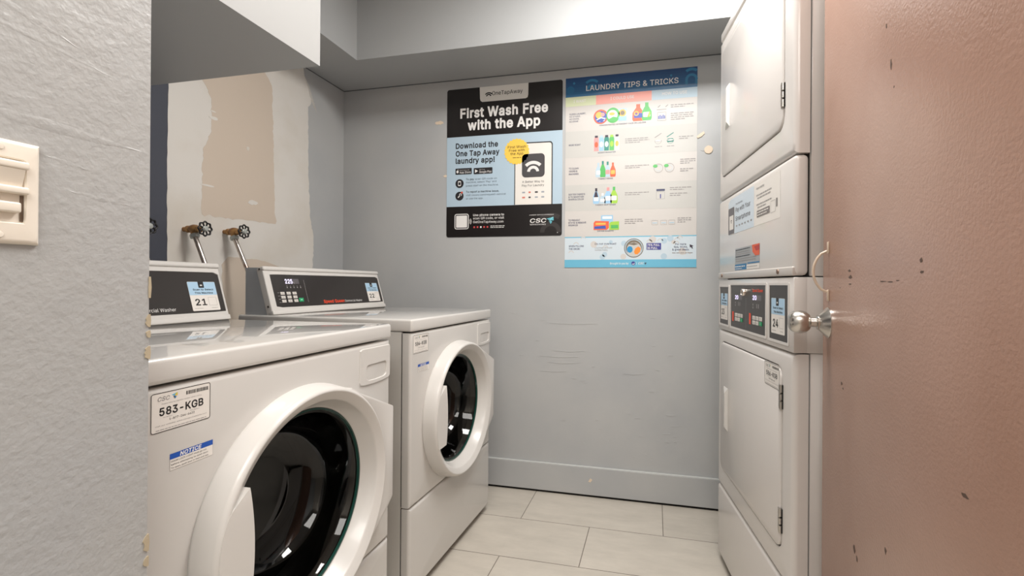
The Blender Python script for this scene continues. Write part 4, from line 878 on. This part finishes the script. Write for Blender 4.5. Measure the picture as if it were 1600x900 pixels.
    for i in range(6): B.rect(.2140 + i * .029, 1.2605, .2280 + i * .029, 1.2655, y, 4)
    B.text('How it works', .4120, 1.3470, .0070, y, 3, .0, w=.062)
    for i, (zz, w_) in enumerate(((1.3270, .11), (1.3180, .105), (1.2990, .115), (1.2900, .07))): B.greek(.4200, zz, w_, .0052, y, 4, i); B.disc(.4145, zz + .0025, .0022, y, 3) if i in (0, 2) else None
    B.rect(.4165, 1.2630, .5170, 1.2830, y, 5, .002); B.greek(.4210, 1.2745, .088, .005, y - .0003, 2, 5); B.greek(.4210, 1.2665, .075, .005, y - .0003, 2, 6)
    B.frame(.5240, 1.2600, .5590, 1.2930, .001, y, 4, .003); B.rect(.5630, 1.2720, .5720, 1.2950, y, 5)
    obj('lettering', B, [WHITEINK, REDINK, LABELW, mat('slate print', (104, 102, 106), .5), GREYINK, mat('label grey bar', (124, 118, 116), .5)], pl_, 0)
    # small coloured instruction label
    x0, z0, x1, z1 = .2050, 1.1110, .4405, 1.1845
    B = MB(); B.rect(x0, z0, x1, z1, -.0003, 0); y = -.0006
    B.rect(x0, 1.1110, .3250, 1.1300, y, 1); B.rect(.3250, 1.1110, x1, 1.1255, y, 2); B.shape([(.375, 1.1845), (x1, 1.1845), (x1, 1.150), (.405, 1.150), (.380, 1.163)], y, 3); B.shape([(.395, 1.178), (x1, 1.181), (x1, 1.166), (.412, 1.164)], y - .0002, 4)
    B.rect(.335, 1.128, x1, 1.1315, y, 1)
    cl = obj('instruction_label', B, [mat('grey label', (158, 160, 162), .45), mat('label blue', (38, 112, 160), .45), LABELW, mat('label orange', (216, 86, 40), .45), mat('label red', (176, 42, 34), .45)], t, 0); cl['label'] = 'small grey, blue and orange instruction label'
    B = MB()
    for i in range(6): B.greek(.211, 1.1765 - i * .0075, .145 if i < 4 else .2, .0044, -.0008, 0 if i % 3 else 1, i)
    B.greek(.210, 1.120, .10, .0055, -.0009, 2, 3); B.greek(.210, 1.1135, .07, .0042, -.0009, 2, 4); B.greek(.332, 1.117, .09, .004, -.0009, 0, 5)
    obj('lettering', B, [GREYINK, DARKINK, WHITEINK], cl, 0)
    for x in (.13, DW - .13):
        B = MB(); B.lathe([(.02, 0), (.02, .028)], (x, .05, 0), 'z', 14, cap0=True, cap1=True); obj('foot', B, RUBBER, t)
make_dryer()

# ------------------------------------------------------------------ posters
YP = YW - .0022
def poster_app():
    w, h = .6325, .7912
    t = thing('poster', 'black and pale blue app poster with yellow badge, left of the tips poster', 'poster', (-1.0932, YP, 1.3063), 0)
    Z = lambda mm: h - mm / 1000
    X = lambda mm: mm / 1000
    B = MB(); B.prism(rrect(0, 0, w, h, .012), 0, .0020, 0)
    obj('backing_panel', B, mat('poster pale blue', (176, 197, 212), .35, coat=.2), t, 0)
    y = -.0003
    blk = mat('poster black', (26, 22, 22), .30, coat=.25)
    B = MB(); B.shape([(0, Z(256)), (w, Z(256))] + [p for p in rrect(0, Z(256), w, h, .012) if p[1] > Z(100)], y, 0)
    hd = obj('header_band', B, blk, t, 0)
    B = MB(); B.shape([(X(185), h), (X(187), Z(60)), (X(190), Z(72)), (X(200), Z(79)), (X(438), Z(79)), (X(448), Z(74)), (X(451), Z(60)), (X(452), h)], -.0006, 0)
    tb = obj('brand_tab', B, mat('tab grey white', (214, 212, 208), .4), hd, 0)
    B = MB(); y = -.0009
    B.ring(.2355, Z(58), .0275, .0062, y, 0, 18, 42, 138); B.ring(.2355, Z(54), .0150, .0062, y, 0, 16, 12, 168); 
    B.text('OneTapAway', .2540, Z(48), .0200, y, 0, .012, w=.1670)
    obj('lettering', B, DARKINK, tb, 0)
    B = MB(); B.text('First Wash Free', .0760, Z(156), .0480, y, 0, .060, w=.4810); B.text('with the App', .1180, Z(222), .0480, y, 0, .060, w=.3980)
    obj('lettering', B, WHITEINK, hd, 0)
    B = MB(); q = rrect(0, 0, w, .3, .012); B.shape([(0, Z(628))] + q[18:] + q[:6] + [(w, Z(630))], -.0003, 0)
    ft = obj('footer_band', B, blk, t, 0)
    y = -.0009; B = MB(); B.frame(.0470, Z(749), .1280, Z(667), .0042, y, 0, .012); B.rect(.0560, Z(740), .1190, Z(676), y, 0, .004)
    B.text(')', .1310, Z(716), .017, y, 0, .0); B.text(')', .1365, Z(719), .024, y, 0, .0)
    B.text('Use phone camera to', .1530, Z(681), .0115, y, 0, .03, w=.172); B.text('scan QR code, or visit', .1530, Z(698), .0115, y, 0, .015, w=.172); B.text('GetOneTapAway.com', .1530, Z(718), .0120, y, 0, .008, w=.168)
    for i, k in enumerate((1, 1, 3, 1, 1)): B.rect(.1550 + i * .0185, Z(744), .1640 + i * .0185, Z(735), y, 0 if k == 3 else 1, .002)
    B.greek(.2500, Z(737), .078, .005, y, 0, 1); B.greek(.2500, Z(745), .074, .005, y, 0, 2)
    B.text('LAUNDRY SERVICE EXPERIENCE', .4620, Z(686), .0052, y, 0, .0, w=.128); B.text('CSC', .4630, Z(723), .0205, y, 0, .03, w=.086, shear=.22)
    bird(B, .5700, Z(713), .0200, y, [3, 4, 3, 2, 3]); B.text('SERVICEWORKS', .4650, Z(736), .0068, y, 0, .0, w=.083)
    B.ring(.5740, Z(775), .1000, .0230, -.0006, 5, 24, 60, 132); B.ring(.5740, Z(775), .0560, .0230, -.0006, 5, 24, 0, 180); B.disc(.610, Z(776), .002, y, 0)
    obj('lettering', B, [WHITEINK, mat('store red', (196, 74, 74), .5), mat('teal grey', (84, 128, 138), .45), mat('emblem pale teal', (96, 176, 190), .45), mat('emblem aqua', (150, 206, 214), .45), mat('ghost arch', (52, 48, 48), .35)], ft, 0)
    # middle: copy, store badges, phone, round badge
    B = MB(); y = -.0005
    for k, (s_, z, ww_) in enumerate((('Download the', 318, .238), ('One Tap Away', 359, .246), ('laundry app!', 398, .220))): B.text(s_, .0510, Z(z), .0270, y, 0, .050, w=ww_)
    B.rect(.0500, Z(457), .1430, Z(424), y, 0, .004); B.rect(.1540, Z(459), .2590, Z(426), y, 0, .004)
    y2 = -.0008
    B.disc(.0620, Z(442), .0065, y2, 1, rz=.0075); B.disc(.0650, Z(431.5), .002, y2, 1); B.text('Download on the', .0740, Z(436), .0042, y2, 1, 0, w=.056); B.text('App Store', .0735, Z(451), .0110, y2, 1, .01, w=.064)
    B.shape([(.1620, Z(452)), (.1780, Z(442.5)), (.1620, Z(433))], y2, 1); B.text('GET IT ON', .1860, Z(438), .0042, y2, 1, 0, w=.030); B.text('Google Play', .1855, Z(453), .0110, y2, 1, .01, w=.069)
    for z in (505, 572): B.disc(.0740, Z(z), .0235, y, 0)
    B.rect(.0655, Z(518), .0825, Z(492), y2, 1, .004); B.rect(.0680, Z(513), .0800, Z(498), -.0010, 0, .001); B.shape([(.0640, Z(578)), (.0680, Z(582)), (.0790, Z(570)), (.0750, Z(566))], y2, 1); B.ring(.0800, Z(565), .0075, .0035, y2, 1, 16, -60, 240); B.disc(.0880, Z(553), .0055, y2, 2)
    B.text('To pay', .1110, Z(489), .0100, y, 0, .02, w=.045); B.text('scan QR code on', .1620, Z(489), .0095, y, 3, 0, w=.122); B.text("machine, select 'Pay' and", .1110, Z(505), .0095, y, 3, 0, w=.170); B.text('press start on the machine.', .1110, Z(523), .0095, y, 3, 0, w=.182)
    B.text('To report a machine issue,', .1110, Z(556), .0100, y, 0, .02, w=.185); B.text('visit cscsw.com/request-service', .1110, Z(573), .0095, y, 3, 0, w=.222); B.text('or use the app.', .1110, Z(591), .0095, y, 3, 0, w=.098)
    obj('lettering', B, [mat('poster text black', (34, 32, 36), .45), WHITEINK, mat('alert red', (214, 84, 66), .5), mat('poster text grey', (98, 108, 120), .5)], t, 0)
    y = -.0005; B = MB()
    out = [(.3790, Z(628)), (.5825, Z(630))] + [(.5825, Z(325)), (.5810, Z(318)), (.5760, Z(311)), (.5700, Z(309)), (.3920, Z(307)), (.3840, Z(310)), (.3800, Z(318))]
    B.shape(out, y, 0); B.shape([(.3840, Z(628)), (.5770, Z(630)), (.5770, Z(328)), (.5740, Z(318)), (.5670, Z(315)), (.3930, Z(313)), (.3860, Z(318)), (.3840, Z(326))], y - .0003, 1)
    ph = obj('phone_picture', B, [DARKINK, mat('phone screen white', (226, 222, 216), .4)], t, 0)
    B = MB(); y = -.0012; B.rect(.4200, Z(489), .5410, Z(368), y, 0, .020); B.ring(.4800, Z(467), .0620, .0165, y - .0003, 1, 20, 45, 135); B.ring(.4800, Z(462), .0320, .0150, y - .0003, 1, 20, 5, 175)
    B.text('A Better Way to', .4800, Z(517), .0110, y, 0, .008, w=.116, align='c'); B.text('Pay For Laundry', .4800, Z(536), .0110, y, 0, .008, w=.118, align='c')
    for i in range(4):
        for k in range(2): B.rect(.4220 + i * .034, Z(570 + k * 26), .4380 + i * .034 - (.004 if i == 1 else 0), Z(562 + k * 26), y, (2, 3, 0, 2)[(i + k) % 4], .002)
    obj('lettering', B, [mat('icon charcoal', (70, 68, 70), .45), WHITEINK, mat('pay grey', (158, 164, 172), .5), mat('pay red', (208, 120, 104), .5)], ph, 0)
    B = MB(); n = 44; B.poly([(.3915 + (.0690 if k % 2 else .0635) * math.cos(2 * math.pi * k / n), -.0012, Z(352) + (.0690 if k % 2 else .0635) * math.sin(2 * math.pi * k / n)) for k in range(n)])
    bd = obj('round_badge', B, mat('badge yellow', (240, 200, 84), .45), t, 0); bd['label'] = 'yellow scalloped badge'
    B = MB(); 
    for s_, z, ww_ in (('First Wash', 334, .098), ('Free with', 352, .084), ('the App', 369, .070)): B.text(s_, .3920, Z(z), .0125, -.0015, 0, .02, w=ww_, align='c')
    B.greek(.3700, Z(386), .046, .005, -.0015, 0, 1)
    obj('lettering', B, mat('badge brown', (86, 66, 30), .5), bd, 0)
poster_app()

def bottle(B, x, z, w, h, y, body, cap, band=None, spray=False):
    """small printed picture of a jug, base at z"""
    pts = [(x - w * .42, z), (x + w * .42, z), (x + w * .5, z + h * .12), (x + w * .48, z + h * .48), (x + w * .22, z + h * .74), (x + w * .16, z + h * .80), (x - w * .16, z + h * .80), (x - w * .24, z + h * .74), (x - w * .48, z + h * .50), (x - w * .5, z + h * .12)]
    B.shape(pts, y, body); B.rect(x - w * .17, z + h * .78, x + w * .17, z + h, y - .0002, cap)
    if band is not None: B.rect(x - w * .36, z + h * .18, x + w * .36, z + h * .46, y - .0003, band, w * .1)
def poster_tips():
    w, h = .6372, .9560
    t = thing('poster', 'tall white laundry tips poster with dark blue heading, right of the app poster', 'poster', (-.4453, YP, 1.1436), 0)
    Z = lambda mm: h - mm / 1000
    cols = [('paper white', (200, 196, 192)), ('head navy', (6, 66, 118)), ('head blue', (14, 96, 142)), ('pale green', (206, 214, 176)), ('salmon', (240, 158, 146)), ('pale steel', (176, 198, 212)), ('bar aqua', (104, 178, 206)),
            ('text navy', (66, 70, 100)), ('text grey', (150, 146, 146)), ('orange', (226, 96, 62)), ('green', (82, 176, 92)), ('lime', (156, 200, 70)), ('royal', (58, 84, 168)), ('teal', (44, 132, 120)), ('light blue', (150, 190, 220)), ('dark', (54, 46, 62)), ('gold', (226, 178, 84)), ('pink', (230, 150, 150)), ('white', (236, 234, 230)), ('row tint', (192, 191, 187)), ('pattern tint', (200, 212, 220)), ('indigo', (64, 66, 140)), ('drum orange', (240, 140, 50)), ('drum blue', (34, 140, 192)), ('taupe', (120, 110, 96)), ('ghost blue', (36, 116, 160))]
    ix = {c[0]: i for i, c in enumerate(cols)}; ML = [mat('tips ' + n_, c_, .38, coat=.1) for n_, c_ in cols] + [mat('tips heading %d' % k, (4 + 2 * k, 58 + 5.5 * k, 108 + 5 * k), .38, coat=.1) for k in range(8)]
    B = MB(); B.box(0, 0, 0, w, .0020, h, 0, 0); obj('backing_panel', B, ML[0], t, 0)
    y = -.0003; B = MB()
    for k in range(8): B.rect(0, Z(97 if k == 7 else (k + 1) * 12.2), w, Z(k * 12.2), y, len(cols) + k)  # heading steps from navy to blue: printed blend plus some painted-in light
    B.ring(.1330, Z(60), .046, .012, y - .0003, ix['ghost blue'], 20, 45, 135); B.ring(.1330, Z(66), .027, .011, y - .0003, ix['ghost blue'], 20, 0, 180); B.ring(.6100, Z(48), .044, .013, y - .0003, ix['ghost blue'], 20, 50, 130)
    B.ring(.6100, Z(60), .029, .012, y - .0003, ix['ghost blue'], 20, 0, 180); B.rect(.5810, Z(82), .5930, Z(60), y - .0003, ix['ghost blue']); B.rect(.6270, Z(82), .6370, Z(60), y - .0003, ix['ghost blue'])
    B.disc(.0250, Z(62), .020, y - .0003, ix['head blue']); B.disc(.0430, Z(28), .006, y - .0003, ix['ghost blue']); B.disc(.5160, Z(32), .005, y - .0003, ix['ghost blue'])
    B.rect(0, Z(144), .1540, Z(97), y, ix['pale green']); B.rect(.1540, Z(144), .4250, Z(97), y, ix['salmon']); B.rect(.4250, Z(144), w, Z(97), y, ix['pale steel'])
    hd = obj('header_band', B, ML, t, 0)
    B = MB(); y = -.0009
    B.text('LAUNDRY TIPS & TRICKS', .1040, Z(71), .0255, y, 0, .02, w=.4460)
    B.text('I WANT', .0410, Z(126), .0130, y, 0, .03, w=.0620); B.text('I COULD USE', .2260, Z(126), .0135, y, 0, .03, w=.1150); B.text('HOW TO USE', .4740, Z(124), .0135, y, 0, .03, w=.1160)
    obj('lettering', B, WHITEINK, hd, 0)
    y = -.0003; B = MB()
    B.rect(0, Z(404), w, Z(270), y, ix['row tint']); B.rect(0, Z(672), w, Z(541), y, ix['row tint'])
    B.rect(0, Z(807), w, Z(802), y, ix['bar aqua']); B.rect(0, Z(917), w, Z(807), y, ix['pattern tint'])
    rr = random.Random(5)
    for k in range(26):
        x, z = rr.uniform(.02, w - .03), rr.uniform(815, 908)
        if .3 < x < .4: continue
        if k % 2: B.disc(x, Z(z), rr.uniform(.008, .017), y - .0002, ix['pale steel'] if k % 4 == 1 else ix['paper white'])
        else: B.ring(x, Z(z), .014, .004, y - .0002, ix['paper white'], 16, 10, 170)
    B.rect(0, 0, w, Z(917), y, ix['bar aqua'])
    obj('row_bands', B, ML, t, 0)
    T = MB(); y = -.0009; nv, gy = ix['text navy'], ix['text grey']
    def lines(x, z, ss, cap, step, c, bold=.0, k=.60):
        for i, s_ in enumerate(ss): T.text(s_, x, Z(z + i * step), cap, y, c, bold, w=len(s_) * cap * k * 1.25)
    lines(.020, 187, ['CLEAN LAUNDRY,'], .0080, 12, nv, .015); lines(.020, 199, ['NO STAINS,', 'NO ODORS,', 'NO GRIME'], .0075, 12.5, nv)
    lines(.018, 343, ['MORE SCENT'], .0080, 12, nv, .02); lines(.019, 461, ['TO CLEAN', 'ODORS &', 'MACHINES'], .0082, 14, nv, .02)
    lines(.018, 592, ['SOFTER FABRICS', '& TO MAINTAIN', 'SHAPE & COLOR'], .0080, 12.5, nv, .02); lines(.018, 722, ['TO PREVENT', 'STATIC & REMOVE', 'WRINKLES'], .0080, 12.5, nv, .02)
    for s_, x, z, ww_ in (('CONCENTRATED DETERGENT PACS OR LIQUIDS', .172, 252, .226), ('SCENT BOOSTER', .165, 388, .088), ('FABRIC RINSE', .168, 518, .072), ('FABRIC SOFTENER', .155, 648, .100), ('DRYER SHEETS', .165, 778, .080)): T.text(s_, x, Z(z), .0062, y, nv, .015, w=ww_)
    for x, z, ww_, n in ((.515, 177, .105, 2), (.515, 218, .105, 4), (.299, 327, .115, 3), (.554, 332, .066, 2), (.299, 460, .115, 2), (.560, 441, .070, 3), (.560, 487, .06, 2), (.299, 592, .115, 2), (.513, 575, .105, 2), (.513, 603, .08, 2), (.299, 723, .090, 3), (.550, 722, .062, 3)):
        for i in range(n): T.greek(x, Z(z + i * 9.5), ww_ * (1 if i < n - 1 else .62), .0062, y, gy, i + n)
    lines(.021, 853, ['WHEN FILLING', 'THE DRUM:'], .0085, 14, nv, .025); T.text('Do not overload!', .1530, Z(843), .0092, y, nv, .01, w=.105); T.text('Clothes should', .1530, Z(862), .0078, y, gy, 0, w=.085); T.text('tumble freely.', .1530, Z(873), .0078, y, gy, 0, w=.066)
    for i, s_ in enumerate(('For more', 'tips, tricks,', '& great deals:')): T.text(s_, .5650, Z(849 + i * 13), .0090, y, nv, .02, w=(.050, .064, .078)[i], align='c')
    T.greek(.5250, Z(889), .095, .006, y, gy, 2); T.shape([(.606, Z(846)), (.624, Z(854)), (.617, Z(857)), (.622, Z(866)), (.617, Z(867)), (.612, Z(859)), (.607, Z(862))], y, ix['dark'])
    T.text('Brought to you by', .2290, Z(941), .0100, y, ix['white'], .012, w=.090); T.disc(.3420, Z(936), .0095, y, ix['indigo']); T.ring(.3420, Z(936), .0060, .0025, y - .0002, ix['white'], 14, 200, 380); T.rect(.3570, Z(943), .3580, Z(930), y, ix['white']); T.text('CSC', .3650, Z(941), .0100, y, ix['white'], .02, w=.027, shear=.2); bird(T, .3990, Z(937), .0055, y, [ix['dark']] * 5)
    obj('lettering', T, ML, t, 0)
    B = MB(); y = -.0006; I = ix
    # row 1: two tubs, a packet, two jugs, spoon pictures and a washer box
    B.disc(.178, Z(206), .036, y, I['orange'], rz=.036); B.disc(.178, Z(207), .029, y - .0002, I['royal']); B.disc(.170, Z(198), .017, y - .0003, I['gold']); B.disc(.188, Z(196), .010, y - .0004, I['pink']); B.shape([(.155, Z(220)), (.178, Z(208)), (.203, Z(214)), (.196, Z(228)), (.172, Z(232))], y - .0005, I['white']); B.shape([(.160, Z(222)), (.180, Z(214)), (.200, Z(220)), (.186, Z(231)), (.166, Z(230))], y - .0006, I['royal'])
    B.disc(.238, Z(203), .034, y - .0001, I['green'], rz=.038); B.disc(.236, Z(202), .025, y - .0003, I['white']); B.disc(.234, Z(196), .014, y - .0004, I['gold'], rz=.008); B.shape([(.215, Z(222)), (.240, Z(210)), (.262, Z(216)), (.250, Z(234)), (.225, Z(236))], y - .0005, I['green'])
    B.rect(.262, Z(235), .308, Z(172), y + .0001, I['pale steel'], .006); B.disc(.285, Z(195), .018, y - .0001, I['gold']); B.disc(.285, Z(195), .011, y - .0002, I['taupe']); B.rect(.266, Z(232), .304, Z(212), y - .0002, I['light blue'], .003)
    bottle(B, .361, Z(240), .056, .082, y, I['orange'], I['orange'], I['royal']); B.ring(.352, Z(203), .012, .005, y - .0005, I['gold'], 14, 0, 360); bottle(B, .402, Z(239), .048, .086, y - .0001, I['green'], I['green'], I['white']); B.shape([(.404, Z(225)), (.414, Z(196)), (.420, Z(205)), (.416, Z(224))], y - .0006, I['lime'])
    for x in (.453, .489): B.shape([(x, Z(180)), (x + .012, Z(170)), (x + .014, Z(173)), (x + .003, Z(183))], y, I['text grey'])
    B.rect(.449, Z(194), .495, Z(191), y, I['text grey']); B.frame(.452, Z(247), .494, Z(205), .0016, y, I['text grey'], .003); 
    for i in range(5): B.rect(.456 + i * .0072, Z(238), .4605 + i * .0072, Z(223 - (i % 2) * 4), y, I['royal'])
    # row 2: five scent bottles, two dispensers
    for i, (c_, k_) in enumerate((('pink', 'dark'), ('light blue', 'pale steel'), ('teal', 'dark'), ('green', 'lime'), ('white', 'dark'))):
        x = .157 + i * .0255
        B.shape([(x - .0115, Z(376)), (x + .0115, Z(376)), (x + .012, Z(318)), (x + .007, Z(304)), (x - .007, Z(304)), (x - .012, Z(318))], y, I[c_]); B.rect(x - .0075, Z(310), x + .0075, Z(299), y - .0002, I[k_], .002); B.disc(x, Z(344), .0085, y - .0002, I[('orange', 'white', 'white', 'lime', 'gold')[i]], rz=.014)
    for x, c_ in ((.457, 'text grey'), (.514, 'teal')):
        B.ring(x, Z(343), .0165, .0016, y, I[c_], 20, 180, 360); B.disc(x, Z(343), .0165, y, I[c_], rz=.005); B.disc(x, Z(342.5), .0145, y - .0002, I['white'], rz=.0035); B.shape([(x - .018, Z(326)), (x + .014, Z(306)), (x + .016, Z(309)), (x - .015, Z(329))], y, I[c_]); B.greek(x - .016, Z(374), .034, .006, y, I['text grey'], 3)
    B.rect(.500, Z(352), .528, Z(335), y, I['teal'], .004)
    # row 3: rinse bottles and two round dials
    for i, (c_, x, hh) in enumerate((('pale steel', .168, .072), ('green', .190, .080), ('pale steel', .214, .076), ('orange', .240, .070))): bottle(B, x, Z(507), .028, hh, y - .0001 * (i % 2), I[c_], I[('pale steel', 'teal', 'teal', 'orange')[i]], I[('white', 'green', 'pink', 'gold')[i]])
    for x in (.459, .511): B.ring(x, Z(476), .022, .002, y, I['text grey'], 28); B.ring(x, Z(476), .014, .0015, y, I['pale steel'], 24); B.disc(x - .015, Z(465), .011, y - .0002, I['green'], rz=.008)
    # row 4: softener jugs, a drawer picture
    for c_, k_, x, ww_, hh in (('light blue', 'dark', .158, .032, .078), ('pale steel', 'white', .190, .030, .052), ('light blue', 'pink', .217, .038, .080), ('lime', 'green', .246, .036, .082)): bottle(B, x, Z(639), ww_, hh, y, I[c_], I[k_], I['white'])
    B.shape([(.147, Z(606)), (.168, Z(606)), (.162, Z(580)), (.152, Z(580))], y - .0004, I['dark']); B.frame(.449, Z(626), .489, Z(590), .0013, y, I['text grey'], .003); B.rect(.450, Z(587), .490, Z(577), y, I['text navy']); B.rect(.467, Z(622), .472, Z(602), y, I['indigo'])
    # row 5: three boxes of sheets, three square pictures
    B.box(.183, y, Z(752), .242, y + .0002, Z(697), 0, I['light blue']); B.rect(.190, Z(715), .236, Z(703), y - .0002, I['white']); B.shape([(.146, Z(769)), (.212, Z(769)), (.222, Z(760)), (.222, Z(727)), (.154, Z(724)), (.146, Z(734))], y - .0003, I['orange']); B.shape([(.150, Z(764)), (.208, Z(764)), (.205, Z(748)), (.150, Z(752))], y - .0005, I['royal']); B.rect(.156, Z(744), .206, Z(734), y - .0005, I['gold']); B.shape([(.224, Z(770)), (.272, Z(770)), (.272, Z(728)), (.232, Z(730)), (.224, Z(738))], y - .0004, I['lime']); B.rect(.232, Z(763), .268, Z(746), y - .0006, I['green'])
    for x in (.428, .470, .508): B.frame(x, Z(750), x + .030, Z(728), .001, y, I['text grey'], .003); B.rect(x + .004, Z(743), x + .026, Z(738), y, I['pale steel'])
    # drum picture and the blue flag in the strip at the foot
    B.disc(.3440, Z(861), .047, y, I['taupe']); B.disc(.3440, Z(861), .043, y - .0002, I['pale steel']); B.disc(.3440, Z(861), .039, y - .0003, I['taupe']); B.disc(.3450, Z(868), .035, y - .0004, I['row tint']); B.disc(.3250, Z(868), .014, y - .0005, I['drum blue'], rz=.016); B.shape([(.345, Z(880)), (.352, Z(862)), (.366, Z(854)), (.377, Z(862)), (.374, Z(880)), (.362, Z(892)), (.350, Z(892))], y - .0005, I['drum orange']); B.shape([(.318, Z(842)), (.345, Z(834)), (.366, Z(842)), (.345, Z(848))], y - .0005, I['taupe'])
    B.rect(.4050, Z(871), .4740, Z(838), y, I['indigo'], .002); B.text('75% FULL', .4090, Z(852), .0098, y - .0004, I['white'], .03, w=.058); B.text('IS FULL', .4090, Z(867), .0098, y - .0004, I['white'], .03, w=.048)
    obj('printed_pictures', B, ML, t, 0)
poster_tips()

# ------------------------------------------------------------------ water valves on the left wall
def make_valve(name, label, y, z, lean):
    """stub out of the wall, bronze body, black handwheel, union nut, supply pipe leaning away from the wall"""
    t = thing(name, label, 'valve', (XL, y, z), 0, 'water valves above the washers')
    B = MB(); B.lathe([(.009, .001), (.009, .018), (.0135, .020), (.0135, .032), (.0115, .034)], (0, 0, 0), 'x', 20, cap0=True)
    B.lathe([(.0115, .034), (.0155, .040), (.0170, .050), (.0155, .060), (.0120, .066), (.0130, .068), (.0130, .078), (.0080, .080), (.0050, .082), (.0050, .098)], (0, 0, 0), 'x', 20)
    B.lathe([(.0115, -.002), (.0115, -.020), (.0130, -.021)], (.050, 0, 0), 'z', 18)
    fixn(obj('valve_body', B, BRONZE, t))
    B = MB(); c = Vector((.100, 0, 0)); n = 8
    rim = []
    for k in range(48):
        a = 2 * math.pi * k / 48; rr = .0245 + .0022 * math.cos(a * n); rim.append((c.x, rr * math.cos(a), rr * math.sin(a)))
    rings = []
    for k in range(48):
        a = 2 * math.pi * k / 48; p = Vector(rim[k]); e = Vector((0, math.cos(a), math.sin(a)))
        rings.append([p + e * .0034 * math.cos(2 * math.pi * q / 8) + Vector((1, 0, 0)) * .0034 * math.sin(2 * math.pi * q / 8) for q in range(8)])
    B.loft(rings + [rings[0]], 0)
    for k in range(n):
        a = 2 * math.pi * (k + .5) / n; B.tube([(c.x, .008 * math.cos(a), .008 * math.sin(a)), (c.x, .0235 * math.cos(a), .0235 * math.sin(a))], .0030, 6)
    fixn(obj('handwheel', B, WHEEL, t))
    B = MB(); B.lathe([(.0108, -.004), (.0108, .004), (.0085, .006), (.0085, .008), (.0030, .0095), (.0001, .0095)], (.100, 0, 0), 'x', 20, cap0=True); fixn(obj('wheel_hub', B, ZINC, t))
    d = Vector((lean, 0, -1)).normalized(); p0 = Vector((.050, 0, -.020))
    B = MB()
    def hexa(q, r_, n=6):
        u = Vector((0, 1, 0)); w_ = d.cross(u); return [q + u * r_ * math.cos(2 * math.pi * k / n) + w_ * r_ * math.sin(2 * math.pi * k / n) for k in range(n)]
    B.loft([hexa(p0, .0165), hexa(p0 + d * .011, .0165), hexa(p0 + d * .014, .014)], 0, cap0=True, cap1=True)
    fixn(obj('union_nut', B, ZINC, t, 20))
    B = MB(); end = p0 + d * ((z - .92) / -d.z); B.tube([p0 + d * .012, (p0 + end) / 2, end, Vector((end.x + .004, 0, end.z - .03))], .0085, 14); fixn(obj('supply_pipe', B, PIPE, t))
    return t
make_valve('water_valve', 'bronze water valve with black handwheel, middle one on the plaster patch above washer 21', 1.394, 1.2560, .46)
make_valve('water_valve', 'bronze water valve with black handwheel, nearest the poster wall, right of the other valve', 1.562, 1.2645, .50)
make_valve('water_valve', 'mostly hidden black valve wheel on the dark navy wall strip beside the near wall', 1.197, 1.2420, .46)
